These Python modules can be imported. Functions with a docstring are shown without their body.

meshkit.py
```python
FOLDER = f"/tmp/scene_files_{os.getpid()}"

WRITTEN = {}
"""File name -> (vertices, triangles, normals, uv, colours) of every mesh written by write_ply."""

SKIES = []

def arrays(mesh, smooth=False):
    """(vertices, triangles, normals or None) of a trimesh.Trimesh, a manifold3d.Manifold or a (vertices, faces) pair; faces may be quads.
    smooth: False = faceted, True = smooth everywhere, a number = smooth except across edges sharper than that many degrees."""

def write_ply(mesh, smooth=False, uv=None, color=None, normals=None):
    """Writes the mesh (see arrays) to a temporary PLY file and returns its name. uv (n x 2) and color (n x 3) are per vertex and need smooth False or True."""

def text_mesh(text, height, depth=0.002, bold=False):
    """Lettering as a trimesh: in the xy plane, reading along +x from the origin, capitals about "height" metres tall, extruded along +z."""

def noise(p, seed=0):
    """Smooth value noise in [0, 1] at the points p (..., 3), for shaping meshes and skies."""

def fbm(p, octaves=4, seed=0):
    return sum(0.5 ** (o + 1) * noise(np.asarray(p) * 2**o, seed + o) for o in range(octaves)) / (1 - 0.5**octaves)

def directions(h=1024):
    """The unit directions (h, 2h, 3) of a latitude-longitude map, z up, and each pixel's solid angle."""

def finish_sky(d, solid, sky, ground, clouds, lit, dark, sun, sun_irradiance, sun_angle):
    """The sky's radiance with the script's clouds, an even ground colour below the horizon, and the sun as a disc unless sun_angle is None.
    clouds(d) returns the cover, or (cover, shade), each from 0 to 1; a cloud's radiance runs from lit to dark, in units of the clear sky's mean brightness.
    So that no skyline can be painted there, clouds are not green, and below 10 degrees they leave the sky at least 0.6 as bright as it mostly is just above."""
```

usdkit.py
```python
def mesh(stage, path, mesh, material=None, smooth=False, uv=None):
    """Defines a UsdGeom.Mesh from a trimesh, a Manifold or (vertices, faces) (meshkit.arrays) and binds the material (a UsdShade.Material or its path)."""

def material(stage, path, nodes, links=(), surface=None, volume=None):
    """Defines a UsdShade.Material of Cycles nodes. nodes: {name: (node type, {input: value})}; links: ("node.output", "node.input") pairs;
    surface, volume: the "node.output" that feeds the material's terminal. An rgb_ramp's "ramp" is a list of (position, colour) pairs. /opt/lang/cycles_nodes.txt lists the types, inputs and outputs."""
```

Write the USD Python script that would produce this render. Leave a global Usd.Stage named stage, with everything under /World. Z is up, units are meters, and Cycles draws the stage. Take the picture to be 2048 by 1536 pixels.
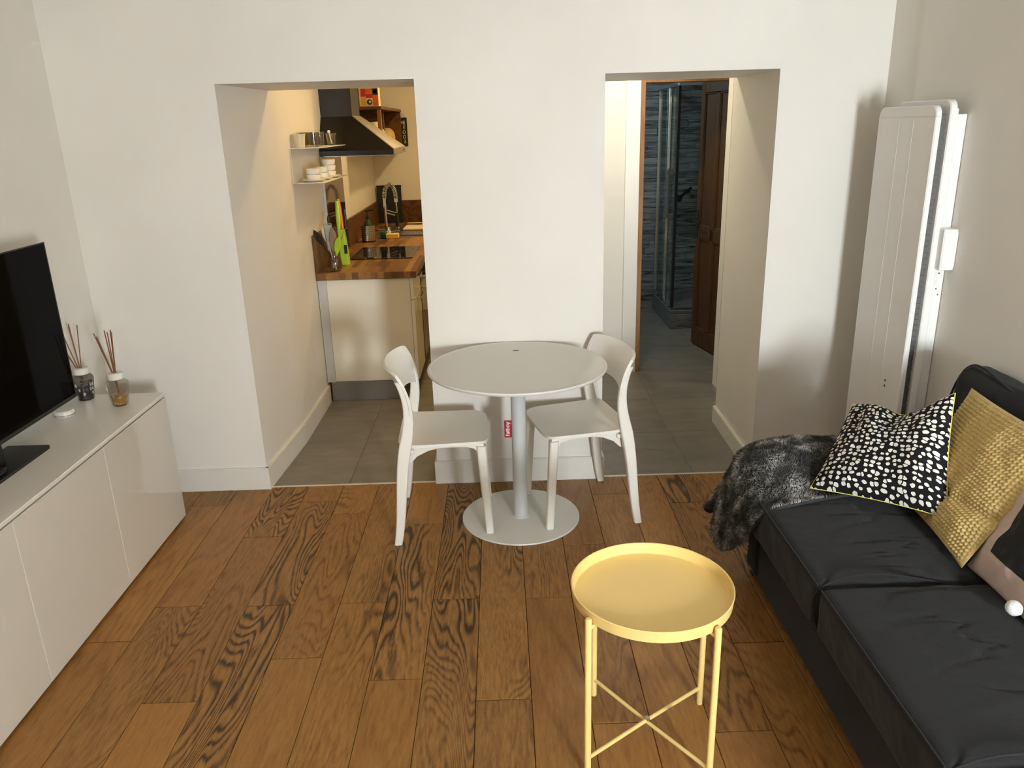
import math, random
import numpy as np, trimesh, manifold3d as m3
from shapely.geometry import Polygon
from scipy.interpolate import RectBivariateSpline, CubicSpline
import usdkit, meshkit
from pxr import Usd, UsdGeom, UsdLux, UsdShade, Gf, Sdf, Vt

random.seed(7); np.random.seed(7)
PI = math.pi
stage = Usd.Stage.CreateInMemory()
UsdGeom.SetStageUpAxis(stage, UsdGeom.Tokens.z); UsdGeom.SetStageMetersPerUnit(stage, 1.0)
UsdGeom.Xform.Define(stage, '/World'); UsdGeom.Scope.Define(stage, '/World/Looks')

# ------------------------------------------------------------------ camera, lights, exposure
H = 1.758
PITCH, ROLL, YAW, F = math.radians(18.2648), math.radians(-1.6076), math.radians(0.5517), 1565.0
fw = np.array([math.sin(YAW)*math.cos(PITCH), math.cos(YAW)*math.cos(PITCH), -math.sin(PITCH)])
r0 = np.array([math.cos(YAW), -math.sin(YAW), 0]); u0 = np.cross(r0, fw)
cr = r0*math.cos(ROLL)+u0*math.sin(ROLL); cu = -r0*math.sin(ROLL)+u0*math.cos(ROLL)
cam = UsdGeom.Camera.Define(stage, '/World/camera')
cam.AddTransformOp().Set(Gf.Matrix4d(*cr, 0, *cu, 0, *(-fw), 0, 0, 0, H, 1))
cam.CreateHorizontalApertureAttr(36.0); cam.CreateVerticalApertureAttr(27.0)
cam.CreateFocalLengthAttr(36.0*F/2048); cam.CreateClippingRangeAttr(Gf.Vec2f(0.05, 60))
cam.CreateExposureAttr(1.25)

def light(kind, name, loc, rot=(0, 0, 0), intensity=1.0, color=(1, 1, 1), **kw):
    l = getattr(UsdLux, kind).Define(stage, '/World/'+name)
    x = UsdGeom.Xformable(l); x.AddTranslateOp().Set(Gf.Vec3d(*loc)); x.AddRotateXYZOp().Set(Gf.Vec3f(*rot))
    l.CreateIntensityAttr(intensity); l.CreateColorAttr(Gf.Vec3f(*color))
    for k, v in kw.items(): getattr(l, 'Create'+k+'Attr')(v)
    return l
# daylight through the window behind the camera (on the right-hand side of that wall)
light('RectLight', 'window_daylight', (1.405, -1.80, 1.285), (90, 0, 0), 88.0, (0.905, 1.0, 1.06), Width=0.44, Height=0.65)
# the room's own ceiling lamp
light('DiskLight', 'living_room_lamp', (-0.9, 1.5, 2.56), (0, 0, 0), 3.5, (1.0, 0.66, 0.34), Radius=0.20)
# kitchen, hall and bathroom ceiling lamps (all above the lintels)
light('DiskLight', 'kitchen_lamp', (-0.36, 4.90, 2.46), (0, 0, 0), 52.0, (1.0, 0.70, 0.32), Radius=0.09)
light('DiskLight', 'kitchen_lamp_far', (-0.15, 6.55, 2.46), (0, 0, 0), 92.0, (1.0, 0.70, 0.32), Radius=0.09)
light('DiskLight', 'hall_lamp', (0.80, 4.97, 2.42), (0, 0, 0), 84.0, (1.0, 0.90, 0.68), Radius=0.07)
light('DiskLight', 'bathroom_lamp', (0.75, 6.75, 2.36), (0, 0, 0), 74.0, (0.70, 0.93, 1.0), Radius=0.07)
dome = UsdLux.DomeLight.Define(stage, '/World/sky'); dome.CreateIntensityAttr(0.03)

# ------------------------------------------------------------------ materials
def mat(name, nodes, links=(), surface='p.BSDF'):
    return usdkit.material(stage, '/World/Looks/'+name, nodes, links, surface=surface)
def plain(name, col, rough=.5, metal=0., spec=.5, bump=0., bscale=200., coat=0., **kw):
    n = {'p': ('principled_bsdf', dict(base_color=col, roughness=rough, metallic=metal, specular_ior_level=spec, coat_weight=coat, **kw))}
    l = []
    if bump:
        n['g'] = ('geometry', {}); n['n'] = ('noise_texture', dict(scale=bscale, detail=3.0, roughness=.6)); n['b'] = ('bump', dict(strength=bump, distance=.004))
        l = [('g.position', 'n.vector'), ('n.fac', 'b.height'), ('b.normal', 'p.normal')]
    return mat(name, n, l)
M = {}
M['paint'] = mat('wall_paint', {'g': ('geometry', {}), 'n': ('noise_texture', dict(scale=26., detail=3., roughness=.6)), 'n2': ('noise_texture', dict(scale=2.2, detail=3.)),
    'c': ('rgb_ramp', {'ramp': [(.3, (.78, .738, .665)), (.7, (.82, .778, .705))]}), 'b': ('bump', dict(strength=.10, distance=.006)),
    'p': ('principled_bsdf', dict(roughness=.52, specular_ior_level=.25))},
    [('g.position', 'n.vector'), ('g.position', 'n2.vector'), ('n2.fac', 'c.fac'), ('c.color', 'p.base_color'), ('n.fac', 'b.height'), ('b.normal', 'p.normal')])
M['trim'] = plain('skirting_paint', (.77, .73, .66), .38, bump=.04, bscale=30.)
M['white_gloss'] = plain('white_gloss', (.68, .63, .545), .07, spec=.5, coat=.25)
M['white_matt'] = plain('white_satin', (.78, .745, .68), .35)
M['white_edge'] = plain('white_edge', (.86, .83, .77), .35)
M['cream_gloss'] = plain('cream_gloss', (.72, .66, .50), .18, spec=.5)
M['cream_panel'] = plain('cream_panel', (.86, .80, .66), .42)
M['filler_grey'] = plain('filler_grey', (.60, .58, .55), .4)
M['plinth'] = plain('brushed_plinth', (.35, .33, .30), .38, metal=.8, bump=.03, bscale=300.)
M['black_gloss'] = plain('black_gloss', (.006, .006, .006), .06)
M['black_glass'] = plain('black_glass', (.004, .004, .005), .03)
M['black_satin'] = plain('black_satin', (.012, .012, .012), .38)
M['black_enamel'] = plain('black_enamel', (.008, .009, .011), .33)
M['screen'] = plain('screen_black', (.0025, .002, .0018), .05, spec=.10, ior=1.25)
M['chrome'] = plain('chrome', (.78, .80, .82), .08, metal=1.)
M['steel'] = plain('brushed_steel', (.55, .52, .48), .28, metal=1., bump=.03, bscale=400.)
M['steel_satin'] = plain('satin_steel', (.42, .39, .35), .42, metal=1.)
M['dark_metal'] = plain('dark_metal', (.05, .05, .05), .35, metal=.6)
M['chair_white'] = plain('chair_white', (.81, .765, .68), .40, bump=.02, bscale=60.)
M['table_grey'] = plain('table_grey', (.71, .69, .63), .46, bump=.03, bscale=900.)
M['table_pole'] = plain('table_pole_grey', (.57, .58, .57), .45, bump=.03, bscale=900.)
M['yellow'] = plain('yellow_powder_coat', (.86, .63, .235), .42, bump=.03, bscale=900.)
M['red_tag'] = plain('red_tag', (.30, .006, .012), .6)
M['white_print'] = plain('white_print', (.85, .80, .78), .6)
M['rattan'] = plain('reed_brown', (.25, .095, .04), .6)
M['cap_white'] = plain('cap_white', (.80, .76, .68), .5)
M['porcelain'] = plain('porcelain', (.82, .78, .69), .2)
M['radiator'] = plain('radiator_white', (.86, .835, .80), .22, spec=.5)
M['grille'] = plain('grille_dark', (.13, .125, .115), .55)
M['plastic_green'] = plain('lime_plastic', (.42, .62, .03), .35)
M['plastic_orange'] = plain('orange_plastic', (.85, .20, .02), .35)
M['green_soap'] = plain('green_soap', (.03, .09, .035), .2)
M['sponge'] = plain('sponge_yellow', (.85, .55, .14), .9, bump=.3, bscale=500.)
M['sponge_green'] = plain('scourer_green', (.01, .13, .09), .95, bump=.3, bscale=600.)
M['cloth_blue'] = plain('cloth_blue', (.01, .06, .16), .9)
M['wood_utensil'] = plain('utensil_brown', (.30, .19, .11), .6)
M['paper'] = plain('paper_white', (.75, .69, .55), .7)
M['bread'] = plain('bread_crust', (.62, .42, .16), .8, bump=.2, bscale=60.)
M['print_red'] = plain('print_red', (.55, .035, .02), .5)
M['print_orange'] = plain('print_orange', (.75, .16, .03), .5)
M['print_yellow'] = plain('print_yellow', (.75, .45, .06), .5)
M['print_dark'] = plain('print_dark', (.035, .03, .04), .5)
M['print_grey'] = plain('print_grey', (.40, .40, .38), .5)
M['print_wine'] = plain('print_wine', (.16, .012, .02), .5)
M['print_cream'] = plain('print_cream', (.80, .68, .45), .5)
M['print_lemon'] = plain('print_lemon', (.70, .62, .16), .5)
M['grout'] = plain('grout_grey', (.20, .185, .16), .8)
M['subfloor'] = plain('subfloor_dark', (.035, .018, .008), .8)
M['threshold'] = plain('threshold_metal', (.72, .66, .54), .35, metal=.4)
M['pipe_yellow'] = plain('piping_yellow', (.72, .66, .16), .7)
M['pink'] = plain('dusty_pink_fabric', (.60, .45, .39), .9, bump=.25, bscale=180., sheen_weight=.2)
M['black_fabric'] = plain('black_velvet', (.006, .006, .006), .9, sheen_weight=.05)
M['pompom'] = plain('pompom_white', (.80, .80, .76), .9, bump=.5, bscale=300.)
M['shower_tray'] = plain('shower_tray', (.16, .165, .17), .5)

def glass(name, tint=(1, 1, 1), rough=.03, base=.05, edge=.55):
    return mat(name, {'t': ('transparent_bsdf', dict(color=tint)), 'g': ('glossy_bsdf', dict(color=(1, 1, 1), roughness=rough)), 'lw': ('layer_weight', dict(blend=.5)), 'pw': ('math', dict(math_type='power', value2=4.)), 'sc': ('math', dict(math_type='multiply_add', value2=edge, value3=base)), 'm': ('mix_closure', {})},
        [('lw.facing', 'pw.value1'), ('pw.value', 'sc.value1'), ('sc.value', 'm.fac'), ('t.BSDF', 'm.closure1'), ('g.BSDF', 'm.closure2')], 'm.closure')
M['pane'] = glass('shower_pane', (.80, .88, .88))
M['tumbler'] = glass('tumbler_glass', (.93, .92, .88), .05)
M['jar'] = glass('jar_glass', (.86, .84, .79), .05)
M['bottle_smoke'] = glass('smoke_bottle_glass', (.50, .49, .47), .05)
M['bottle_clear'] = glass('clear_bottle_glass', (.80, .78, .73), .05)
M['frost'] = plain('frosted_plastic', (.80, .72, .52), .4, transmission_weight=.35)

def patches(name, stops, scale, rough=.5):
    return mat(name, {'g': ('geometry', {}), 'v': ('voronoi_texture', dict(scale=scale, randomness=1.)), 's': ('separate_color', {}), 'c': ('rgb_ramp', {'ramp': stops, 'interpolate': False}), 'p': ('principled_bsdf', dict(roughness=rough))},
        [('g.position', 'v.vector'), ('v.color', 's.color'), ('s.r', 'c.fac'), ('c.color', 'p.base_color')])
M['oil_dark'] = patches('dark_reed_oil', [(0, (.05, .03, .015)), (.4, (.10, .06, .02)), (.8, (.20, .18, .15))], 70., .2)
M['oil_gold'] = patches('gold_reed_oil', [(0, (.42, .20, .04)), (.35, (.62, .40, .12)), (.7, (.50, .44, .36)), (.9, (.30, .26, .24))], 60., .2)

def wood(name, dark, mid, light_, sx, sy, sz, rough=.38, vary=.2, rings=60., fibre=.5, mask=.5, bstr=.10, fine=20., thick=2.2):
    """Wood grain running along the axis with the smallest scale: dark contour lines of a stretched noise (the cathedral figure) over fine fibres.
    Every object gets its own piece of the pattern and its own tone."""
    n = {'g': ('geometry', {}), 'o': ('object_info', {}), 'k': ('math', dict(math_type='multiply', value2=37.)), 'cx': ('combine_xyz', {}),
         'mp': ('mapping', dict(scale=(sx, sy, sz))), 'n1': ('noise_texture', dict(scale=1., detail=2.2, roughness=.38, distortion=.25)),
         'mp2': ('mapping', dict(scale=(sx*fine, sy*fine*.9, sz*fine))), 'n2': ('noise_texture', dict(scale=1., detail=3., roughness=.68)), 'jt': ('math', dict(math_type='multiply', value2=2.6)),
         'rg': ('math', dict(math_type='multiply_add', value2=rings)), 'sn': ('math', dict(math_type='sine')), 's1': ('math', dict(math_type='multiply_add', value2=.5, value3=.5)), 'pw': ('math', dict(math_type='power', value2=thick)),
         'mp3': ('mapping', dict(scale=(sx*.55, sy*.9, sz*.55))), 'n3': ('noise_texture', dict(scale=1., detail=2., roughness=.5)), 'mk': ('map_range', dict(from_min=.40, from_max=.60, to_min=-.12*mask, to_max=-mask, clamp=True)),
         'sm': ('math', dict(math_type='multiply')), 'f': ('math', dict(math_type='multiply_add', value2=fibre)), 'sc': ('math', dict(math_type='add', value2=.62-.5*fibre)),
         'c': ('rgb_ramp', {'ramp': [(.08, dark), (.52, mid), (.88, light_)]}),
         'mr': ('map_range', dict(from_min=0., from_max=1., to_min=1-vary, to_max=1+vary*.75)), 'h': ('hsv', dict(hue=.5, saturation=1., fac=1.)),
         'b': ('bump', dict(strength=bstr, distance=.0015)), 'p': ('principled_bsdf', dict(specular_ior_level=.35, roughness=rough))}
    l = [('o.random', 'k.value1'), ('k.value', 'cx.x'), ('k.value', 'cx.y'), ('k.value', 'cx.z'), ('g.position', 'mp.vector'), ('cx.vector', 'mp.location'), ('mp.vector', 'n1.vector'),
         ('g.position', 'mp2.vector'), ('cx.vector', 'mp2.location'), ('mp2.vector', 'n2.vector'), ('n2.fac', 'jt.value1'), ('n1.fac', 'rg.value1'), ('jt.value', 'rg.value3'), ('rg.value', 'sn.value1'), ('sn.value', 's1.value1'), ('s1.value', 'pw.value1'),
         ('g.position', 'mp3.vector'), ('cx.vector', 'mp3.location'), ('mp3.vector', 'n3.vector'), ('n3.fac', 'mk.value'),
         ('pw.value', 'sm.value1'), ('mk.result', 'sm.value2'), ('sm.value', 'sc.value1'), ('n2.fac', 'f.value1'), ('sc.value', 'f.value3'), ('f.value', 'c.fac'),
         ('o.random', 'mr.value'), ('mr.result', 'h.value'), ('c.color', 'h.color'), ('h.color', 'p.base_color'), ('n2.fac', 'b.height'), ('b.normal', 'p.normal')]
    return mat(name, n, l)
M['oak'] = wood('oak_plank', (.065, .028, .006), (.275, .123, .028), (.40, .195, .055), 5.0, .8, 5.0, .42, .13, 210., .95, .34, thick=3.)
M['oak_rough'] = wood('oak_plank_coarse', (.050, .024, .007), (.25, .117, .029), (.40, .20, .058), 5.0, .75, 5.0, .45, .13, 260., 1.0, .62, .2, thick=2.2)
M['oak_calm'] = wood('oak_plank_calm', (.095, .040, .008), (.28, .125, .028), (.38, .185, .05), 4.0, .6, 4.0, .40, .15, 130., .85, .18, fine=26.)
M['walnut'] = wood('walnut_board', (.035, .013, .004), (.125, .052, .014), (.23, .105, .032), 8., 1.4, 8., .42, .25, 50., .6, .4)
M['walnut_v'] = wood('walnut_upstand', (.03, .011, .003), (.12, .05, .014), (.21, .095, .03), 8., 8., 1.2, .45, .25, 50., .6, .4)
M['pine'] = wood('door_wood', (.030, .012, .003), (.095, .038, .010), (.14, .060, .016), 6., 6., .7, .42, .06, 50., .5, .3)
M['jamb_wood'] = wood('jamb_wood', (.17, .075, .025), (.31, .145, .05), (.40, .20, .08), 8., 8., .9, .5, .1, 40., .5, .25)
M['worktop'] = mat('butcher_block', {'g': ('geometry', {}), 'mp': ('mapping', dict(rotation=(0, 0, PI/2))), 'br': ('brick_texture', dict(color1=(.0, .0, .0), color2=(1, 1, 1), mortar=(.3, .3, .3), scale=1., mortar_size=.0006, brick_width=.42, row_height=.042, bias=0.)),
    'bw': ('rgb_to_bw', {}), 'mp2': ('mapping', dict(scale=(60, 5, 60))), 'n': ('noise_texture', dict(scale=1., detail=4.)), 'a': ('math', dict(math_type='multiply_add', value2=.55)), 'a2': ('math', dict(math_type='multiply', value2=.5)),
    'c': ('rgb_ramp', {'ramp': [(.15, (.07, .026, .007)), (.45, (.19, .082, .02)), (.8, (.36, .175, .05))]}), 'p': ('principled_bsdf', dict(roughness=.38))},
    [('g.position', 'mp.vector'), ('mp.vector', 'br.vector'), ('br.color', 'bw.color'), ('g.position', 'mp2.vector'), ('mp2.vector', 'n.vector'), ('n.fac', 'a2.value1'), ('bw.val', 'a.value1'), ('a2.value', 'a.value3'), ('a.value', 'c.fac'), ('c.color', 'p.base_color')])
def stone(name, a, b, scale, rough, stretch=(1, 1, 1), vary=.1):
    return mat(name, {'g': ('geometry', {}), 'o': ('object_info', {}), 'k': ('math', dict(math_type='multiply', value2=31.)), 'cx': ('combine_xyz', {}), 'mp': ('mapping', dict(scale=stretch)), 'n': ('noise_texture', dict(scale=scale, detail=6., roughness=.6, distortion=.6)),
        'c': ('rgb_ramp', {'ramp': [(.3, a), (.7, b)]}), 'mr': ('map_range', dict(to_min=1-vary, to_max=1+vary)), 'h': ('hsv', {}), 'b': ('bump', dict(strength=.05, distance=.003)), 'p': ('principled_bsdf', dict(roughness=rough))},
        [('o.random', 'k.value1'), ('k.value', 'cx.x'), ('k.value', 'cx.y'), ('g.position', 'mp.vector'), ('cx.vector', 'mp.location'), ('mp.vector', 'n.vector'), ('n.fac', 'c.fac'), ('c.color', 'h.color'), ('o.random', 'mr.value'), ('mr.result', 'h.value'), ('h.color', 'p.base_color'), ('n.fac', 'b.height'), ('b.normal', 'p.normal')])
M['floor_tile'] = stone('floor_tile', (.155, .137, .112), (.225, .20, .165), 4.5, .42, (1, 2.2, 1), .06)
M['bath_tile'] = mat('grey_wood_tile', {'g': ('geometry', {}), 'o': ('object_info', {}), 'k': ('math', dict(math_type='multiply', value2=29.)), 'cx': ('combine_xyz', {}), 'mp': ('mapping', dict(scale=(3., 3., 38.))), 'n': ('noise_texture', dict(scale=1., detail=5., roughness=.65, distortion=.9)),
    'c': ('rgb_ramp', {'ramp': [(.36, (.045, .045, .047)), (.47, (.20, .20, .205)), (.62, (.34, .34, .345))]}), 'mr': ('map_range', dict(to_min=.72, to_max=1.15)), 'h': ('hsv', {}), 'p': ('principled_bsdf', dict(roughness=.45))},
    [('o.random', 'k.value1'), ('k.value', 'cx.x'), ('k.value', 'cx.z'), ('g.position', 'mp.vector'), ('cx.vector', 'mp.location'), ('mp.vector', 'n.vector'), ('n.fac', 'c.fac'), ('c.color', 'h.color'), ('o.random', 'mr.value'), ('mr.result', 'h.value'), ('h.color', 'p.base_color')])
def fabric(name, col, col2, scale, bump=.35, rough=.9, sheen=.15):
    return mat(name, {'g': ('geometry', {}), 'n': ('noise_texture', dict(scale=scale, detail=3., roughness=.7)),
        'c': ('rgb_ramp', {'ramp': [(.35, col), (.68, col2)]}), 'b': ('bump', dict(strength=bump, distance=.002)), 'p': ('principled_bsdf', dict(roughness=rough, sheen_weight=sheen, sheen_roughness=.4, specular_ior_level=.06))},
        [('g.position', 'n.vector'), ('n.fac', 'c.fac'), ('c.color', 'p.base_color'), ('n.fac', 'b.height'), ('b.normal', 'p.normal')])
M['sofa'] = fabric('charcoal_cotton', (.019, .0185, .019), (.036, .035, .0355), 520., .5, .98, .12)
M['mustard'] = fabric('mustard_waffle', (.52, .365, .13), (.70, .52, .225), 150., .25, .88, .25)
M['fur_base'] = fabric('fur_backing', (.030, .030, .028), (.055, .053, .05), 60.)
M['fur'] = mat('fur_pile', {'g': ('geometry', {}), 'hi': ('hair_info', {}), 'n': ('noise_texture', dict(scale=13., detail=4., roughness=.65)), 'c': ('rgb_ramp', {'ramp': [(.36, (.04, .038, .034)), (.50, (.12, .115, .103)), (.64, (.48, .46, .43))]}),
    'p': ('principled_bsdf', dict(roughness=.6, specular_ior_level=.25))}, [('g.position', 'n.vector'), ('n.fac', 'c.fac'), ('c.color', 'p.base_color')])
M['spots'] = mat('spotted_cotton', {'uv': ('texture_coordinate', {}), 'mp': ('mapping', dict(scale=(1., 1.15, 1.))), 'nz': ('noise_texture', dict(scale=26., detail=1.)), 'ad': ('mix', dict(mix_type='add', fac=.028)),
    'v': ('voronoi_texture', dict(dimensions='2D', scale=19., randomness=.55)), 'e': ('voronoi_texture', dict(dimensions='2D', feature='distance_to_edge', scale=19., randomness=.55)), 's': ('separate_color', {}),
    'r': ('map_range', dict(from_min=0., from_max=1., to_min=.25, to_max=.41)), 'lt': ('math', dict(math_type='less_than')), 'gt': ('math', dict(math_type='greater_than', value2=.075)), 'an': ('math', dict(math_type='multiply')),
    'mx': ('mix', dict(color1=(.010, .009, .009), color2=(.80, .76, .68))), 'p': ('principled_bsdf', dict(roughness=.85, specular_ior_level=.2))},
    [('uv.UV', 'mp.vector'), ('mp.vector', 'nz.vector'), ('mp.vector', 'ad.color1'), ('nz.color', 'ad.color2'), ('ad.color', 'v.vector'), ('ad.color', 'e.vector'), ('v.color', 's.color'), ('s.r', 'r.value'),
     ('v.distance', 'lt.value1'), ('r.result', 'lt.value2'), ('e.distance', 'gt.value1'), ('lt.value', 'an.value1'), ('gt.value', 'an.value2'), ('an.value', 'mx.fac'), ('mx.color', 'p.base_color')])

# ------------------------------------------------------------------ helpers
taken = {}
def numbered(parent, name):
    k = (parent, name); n = taken.get(k, 0); taken[k] = n+1
    return name if n == 0 else f'{name}_{n:03d}'
def obj(name, mesh, m, parent=None, smooth=False, uv=None, label=None):
    base = parent.GetPath().pathString if parent else '/World'
    p = usdkit.mesh(stage, base+'/'+numbered(base, name), mesh, M[m] if isinstance(m, str) else m, smooth, uv).GetPrim()
    if label: p.SetCustomDataByKey('label', label)
    return p
def tag(p, label=None, cat=None, group=None, kind=None):
    for k, v in (('label', label), ('category', cat), ('group', group), ('kind', kind)):
        if v: p.SetCustomDataByKey(k, v)
    return p
def thing(name, label, cat, loc=(0, 0, 0), rz=0., group=None, kind=None):
    x = UsdGeom.Xform.Define(stage, '/World/'+numbered('/World', name))
    x.AddTranslateOp().Set(Gf.Vec3d(*map(float, loc)))
    x.AddRotateZOp().Set(float(rz))
    return tag(x.GetPrim(), label, cat, group, kind)
def dup(src, label, loc, rz=0.):
    was = src.GetCustomData(); base = src.GetName()
    x = UsdGeom.Xform.Define(stage, '/World/'+numbered('/World', base))
    p = x.GetPrim(); p.GetReferences().AddInternalReference(src.GetPath()); p.SetInstanceable(True)
    ops = {o.GetOpName(): o for o in x.GetOrderedXformOps()}
    p.GetAttribute('xformOp:translate').Set(Gf.Vec3d(*map(float, loc))); p.GetAttribute('xformOp:rotateZ').Set(float(rz))
    return tag(p, label, was['category'], was.get('group'))
def structure(name, mesh, m, label=None, smooth=False):
    return tag(obj(name, mesh, m, None, smooth), label, None, None, 'structure')
cat_ = trimesh.util.concatenate
def box(x0, x1, y0, y1, z0, z1, b=0.):
    x0, x1 = sorted((x0, x1)); y0, y1 = sorted((y0, y1)); z0, z1 = sorted((z0, z1))
    if b <= 0:
        t = trimesh.creation.box((x1-x0, y1-y0, z1-z0)); t.apply_translation(((x0+x1)/2, (y0+y1)/2, (z0+z1)/2)); return t
    b = min(b, .49*min(x1-x0, y1-y0, z1-z0)); P = []
    for X, sx in ((x0, 1), (x1, -1)):
        for Y, sy in ((y0, 1), (y1, -1)):
            for Z, sz in ((z0, 1), (z1, -1)):
                P += [(X+sx*b, Y+sy*b, Z), (X+sx*b, Y, Z+sz*b), (X, Y+sy*b, Z+sz*b)]
    return trimesh.convex.convex_hull(np.array(P))
def cyl(r, z0, z1, x=0., y=0., n=32, r2=None):
    return lathe([(0, z0), (r, z0), (r if r2 is None else r2, z1), (0, z1)], n, x, y)
def lathe(prof, n=40, x=0., y=0.):
    prof = np.asarray(prof, float); a = np.linspace(0, 2*PI, n, endpoint=False); k = len(prof)
    V = np.stack([np.outer(np.cos(a), prof[:, 0]), np.outer(np.sin(a), prof[:, 0]), np.tile(prof[:, 1], (n, 1))], -1).reshape(-1, 3)
    Fc = []
    for i in range(n):
        j = (i+1) % n
        for q in range(k-1):
            Fc += [(i*k+q, j*k+q, j*k+q+1), (i*k+q, j*k+q+1, i*k+q+1)]
    t = trimesh.Trimesh(V+[x, y, 0], Fc, process=True); t.merge_vertices(); t.update_faces(t.nondegenerate_faces()); return t
def loft(secs, cap=True):
    secs = np.asarray(secs, float); n, k, _ = secs.shape; V = secs.reshape(-1, 3); Fc = []
    for i in range(n-1):
        for q in range(k):
            p = (q+1) % k
            Fc += [(i*k+q, i*k+p, (i+1)*k+p), (i*k+q, (i+1)*k+p, (i+1)*k+q)]
    if cap:
        V = np.vstack([V, secs[0].mean(0), secs[-1].mean(0)]); a, b = n*k, n*k+1
        for q in range(k):
            p = (q+1) % k; Fc += [(a, p, q), (b, (n-1)*k+q, (n-1)*k+p)]
    t = trimesh.Trimesh(V, Fc, process=False)
    if t.volume < 0: t.invert()
    return t
def sweep(path, sec, up=(0, 0, 1)):
    """A closed section (k x 2, or one per point) swept along a path, kept upright."""
    path = np.asarray(path, float); d = np.gradient(path, axis=0); d /= np.linalg.norm(d, axis=1)[:, None]; S = []
    for i, (p, t) in enumerate(zip(path, d)):
        u = np.asarray(up, float); a = np.cross(t, u); a = a/np.linalg.norm(a) if np.linalg.norm(a) > 1e-6 else np.array([1., 0, 0]); b = np.cross(a, t)
        s = sec[i] if np.ndim(sec) == 3 else sec
        S.append([p+q[0]*a+q[1]*b for q in s])
    return loft(S)
def ring(r, n=12): return [(r*math.cos(t), r*math.sin(t)) for t in np.linspace(0, 2*PI, n, endpoint=False)]
def rrect(w, h, r, n=3):
    P = []
    for cx, cy, a in ((w/2-r, h/2-r, 0), (-w/2+r, h/2-r, 1), (-w/2+r, -h/2+r, 2), (w/2-r, -h/2+r, 3)):
        P += [(cx+r*math.cos(PI/2*(a+i/n)), cy+r*math.sin(PI/2*(a+i/n))) for i in range(n+1)]
    return P
def tube(path, r, n=12): return sweep(path, ring(r, n), (0.013, 0.021, 1) if abs(np.asarray(path[-1])-np.asarray(path[0]))[2] < .8*np.linalg.norm(np.asarray(path[-1])-np.asarray(path[0])) else (1, .02, .013))
def spline(pts, n):
    pts = np.asarray(pts, float); t = np.r_[0, np.cumsum(np.linalg.norm(np.diff(pts, axis=0), axis=1))]
    return CubicSpline(t, pts)(np.linspace(0, t[-1], n))
def prism(poly, h, z=0.):
    t = trimesh.creation.extrude_polygon(Polygon(poly), h, engine='earcut'); t.apply_translation((0, 0, z)); return t
def move(t, M4): t = t.copy(); t.apply_transform(M4); return t
def frame(o, x, y, z):
    m = np.eye(4); m[:3, 0], m[:3, 1], m[:3, 2], m[:3, 3] = x, y, z, o; return m
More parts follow.
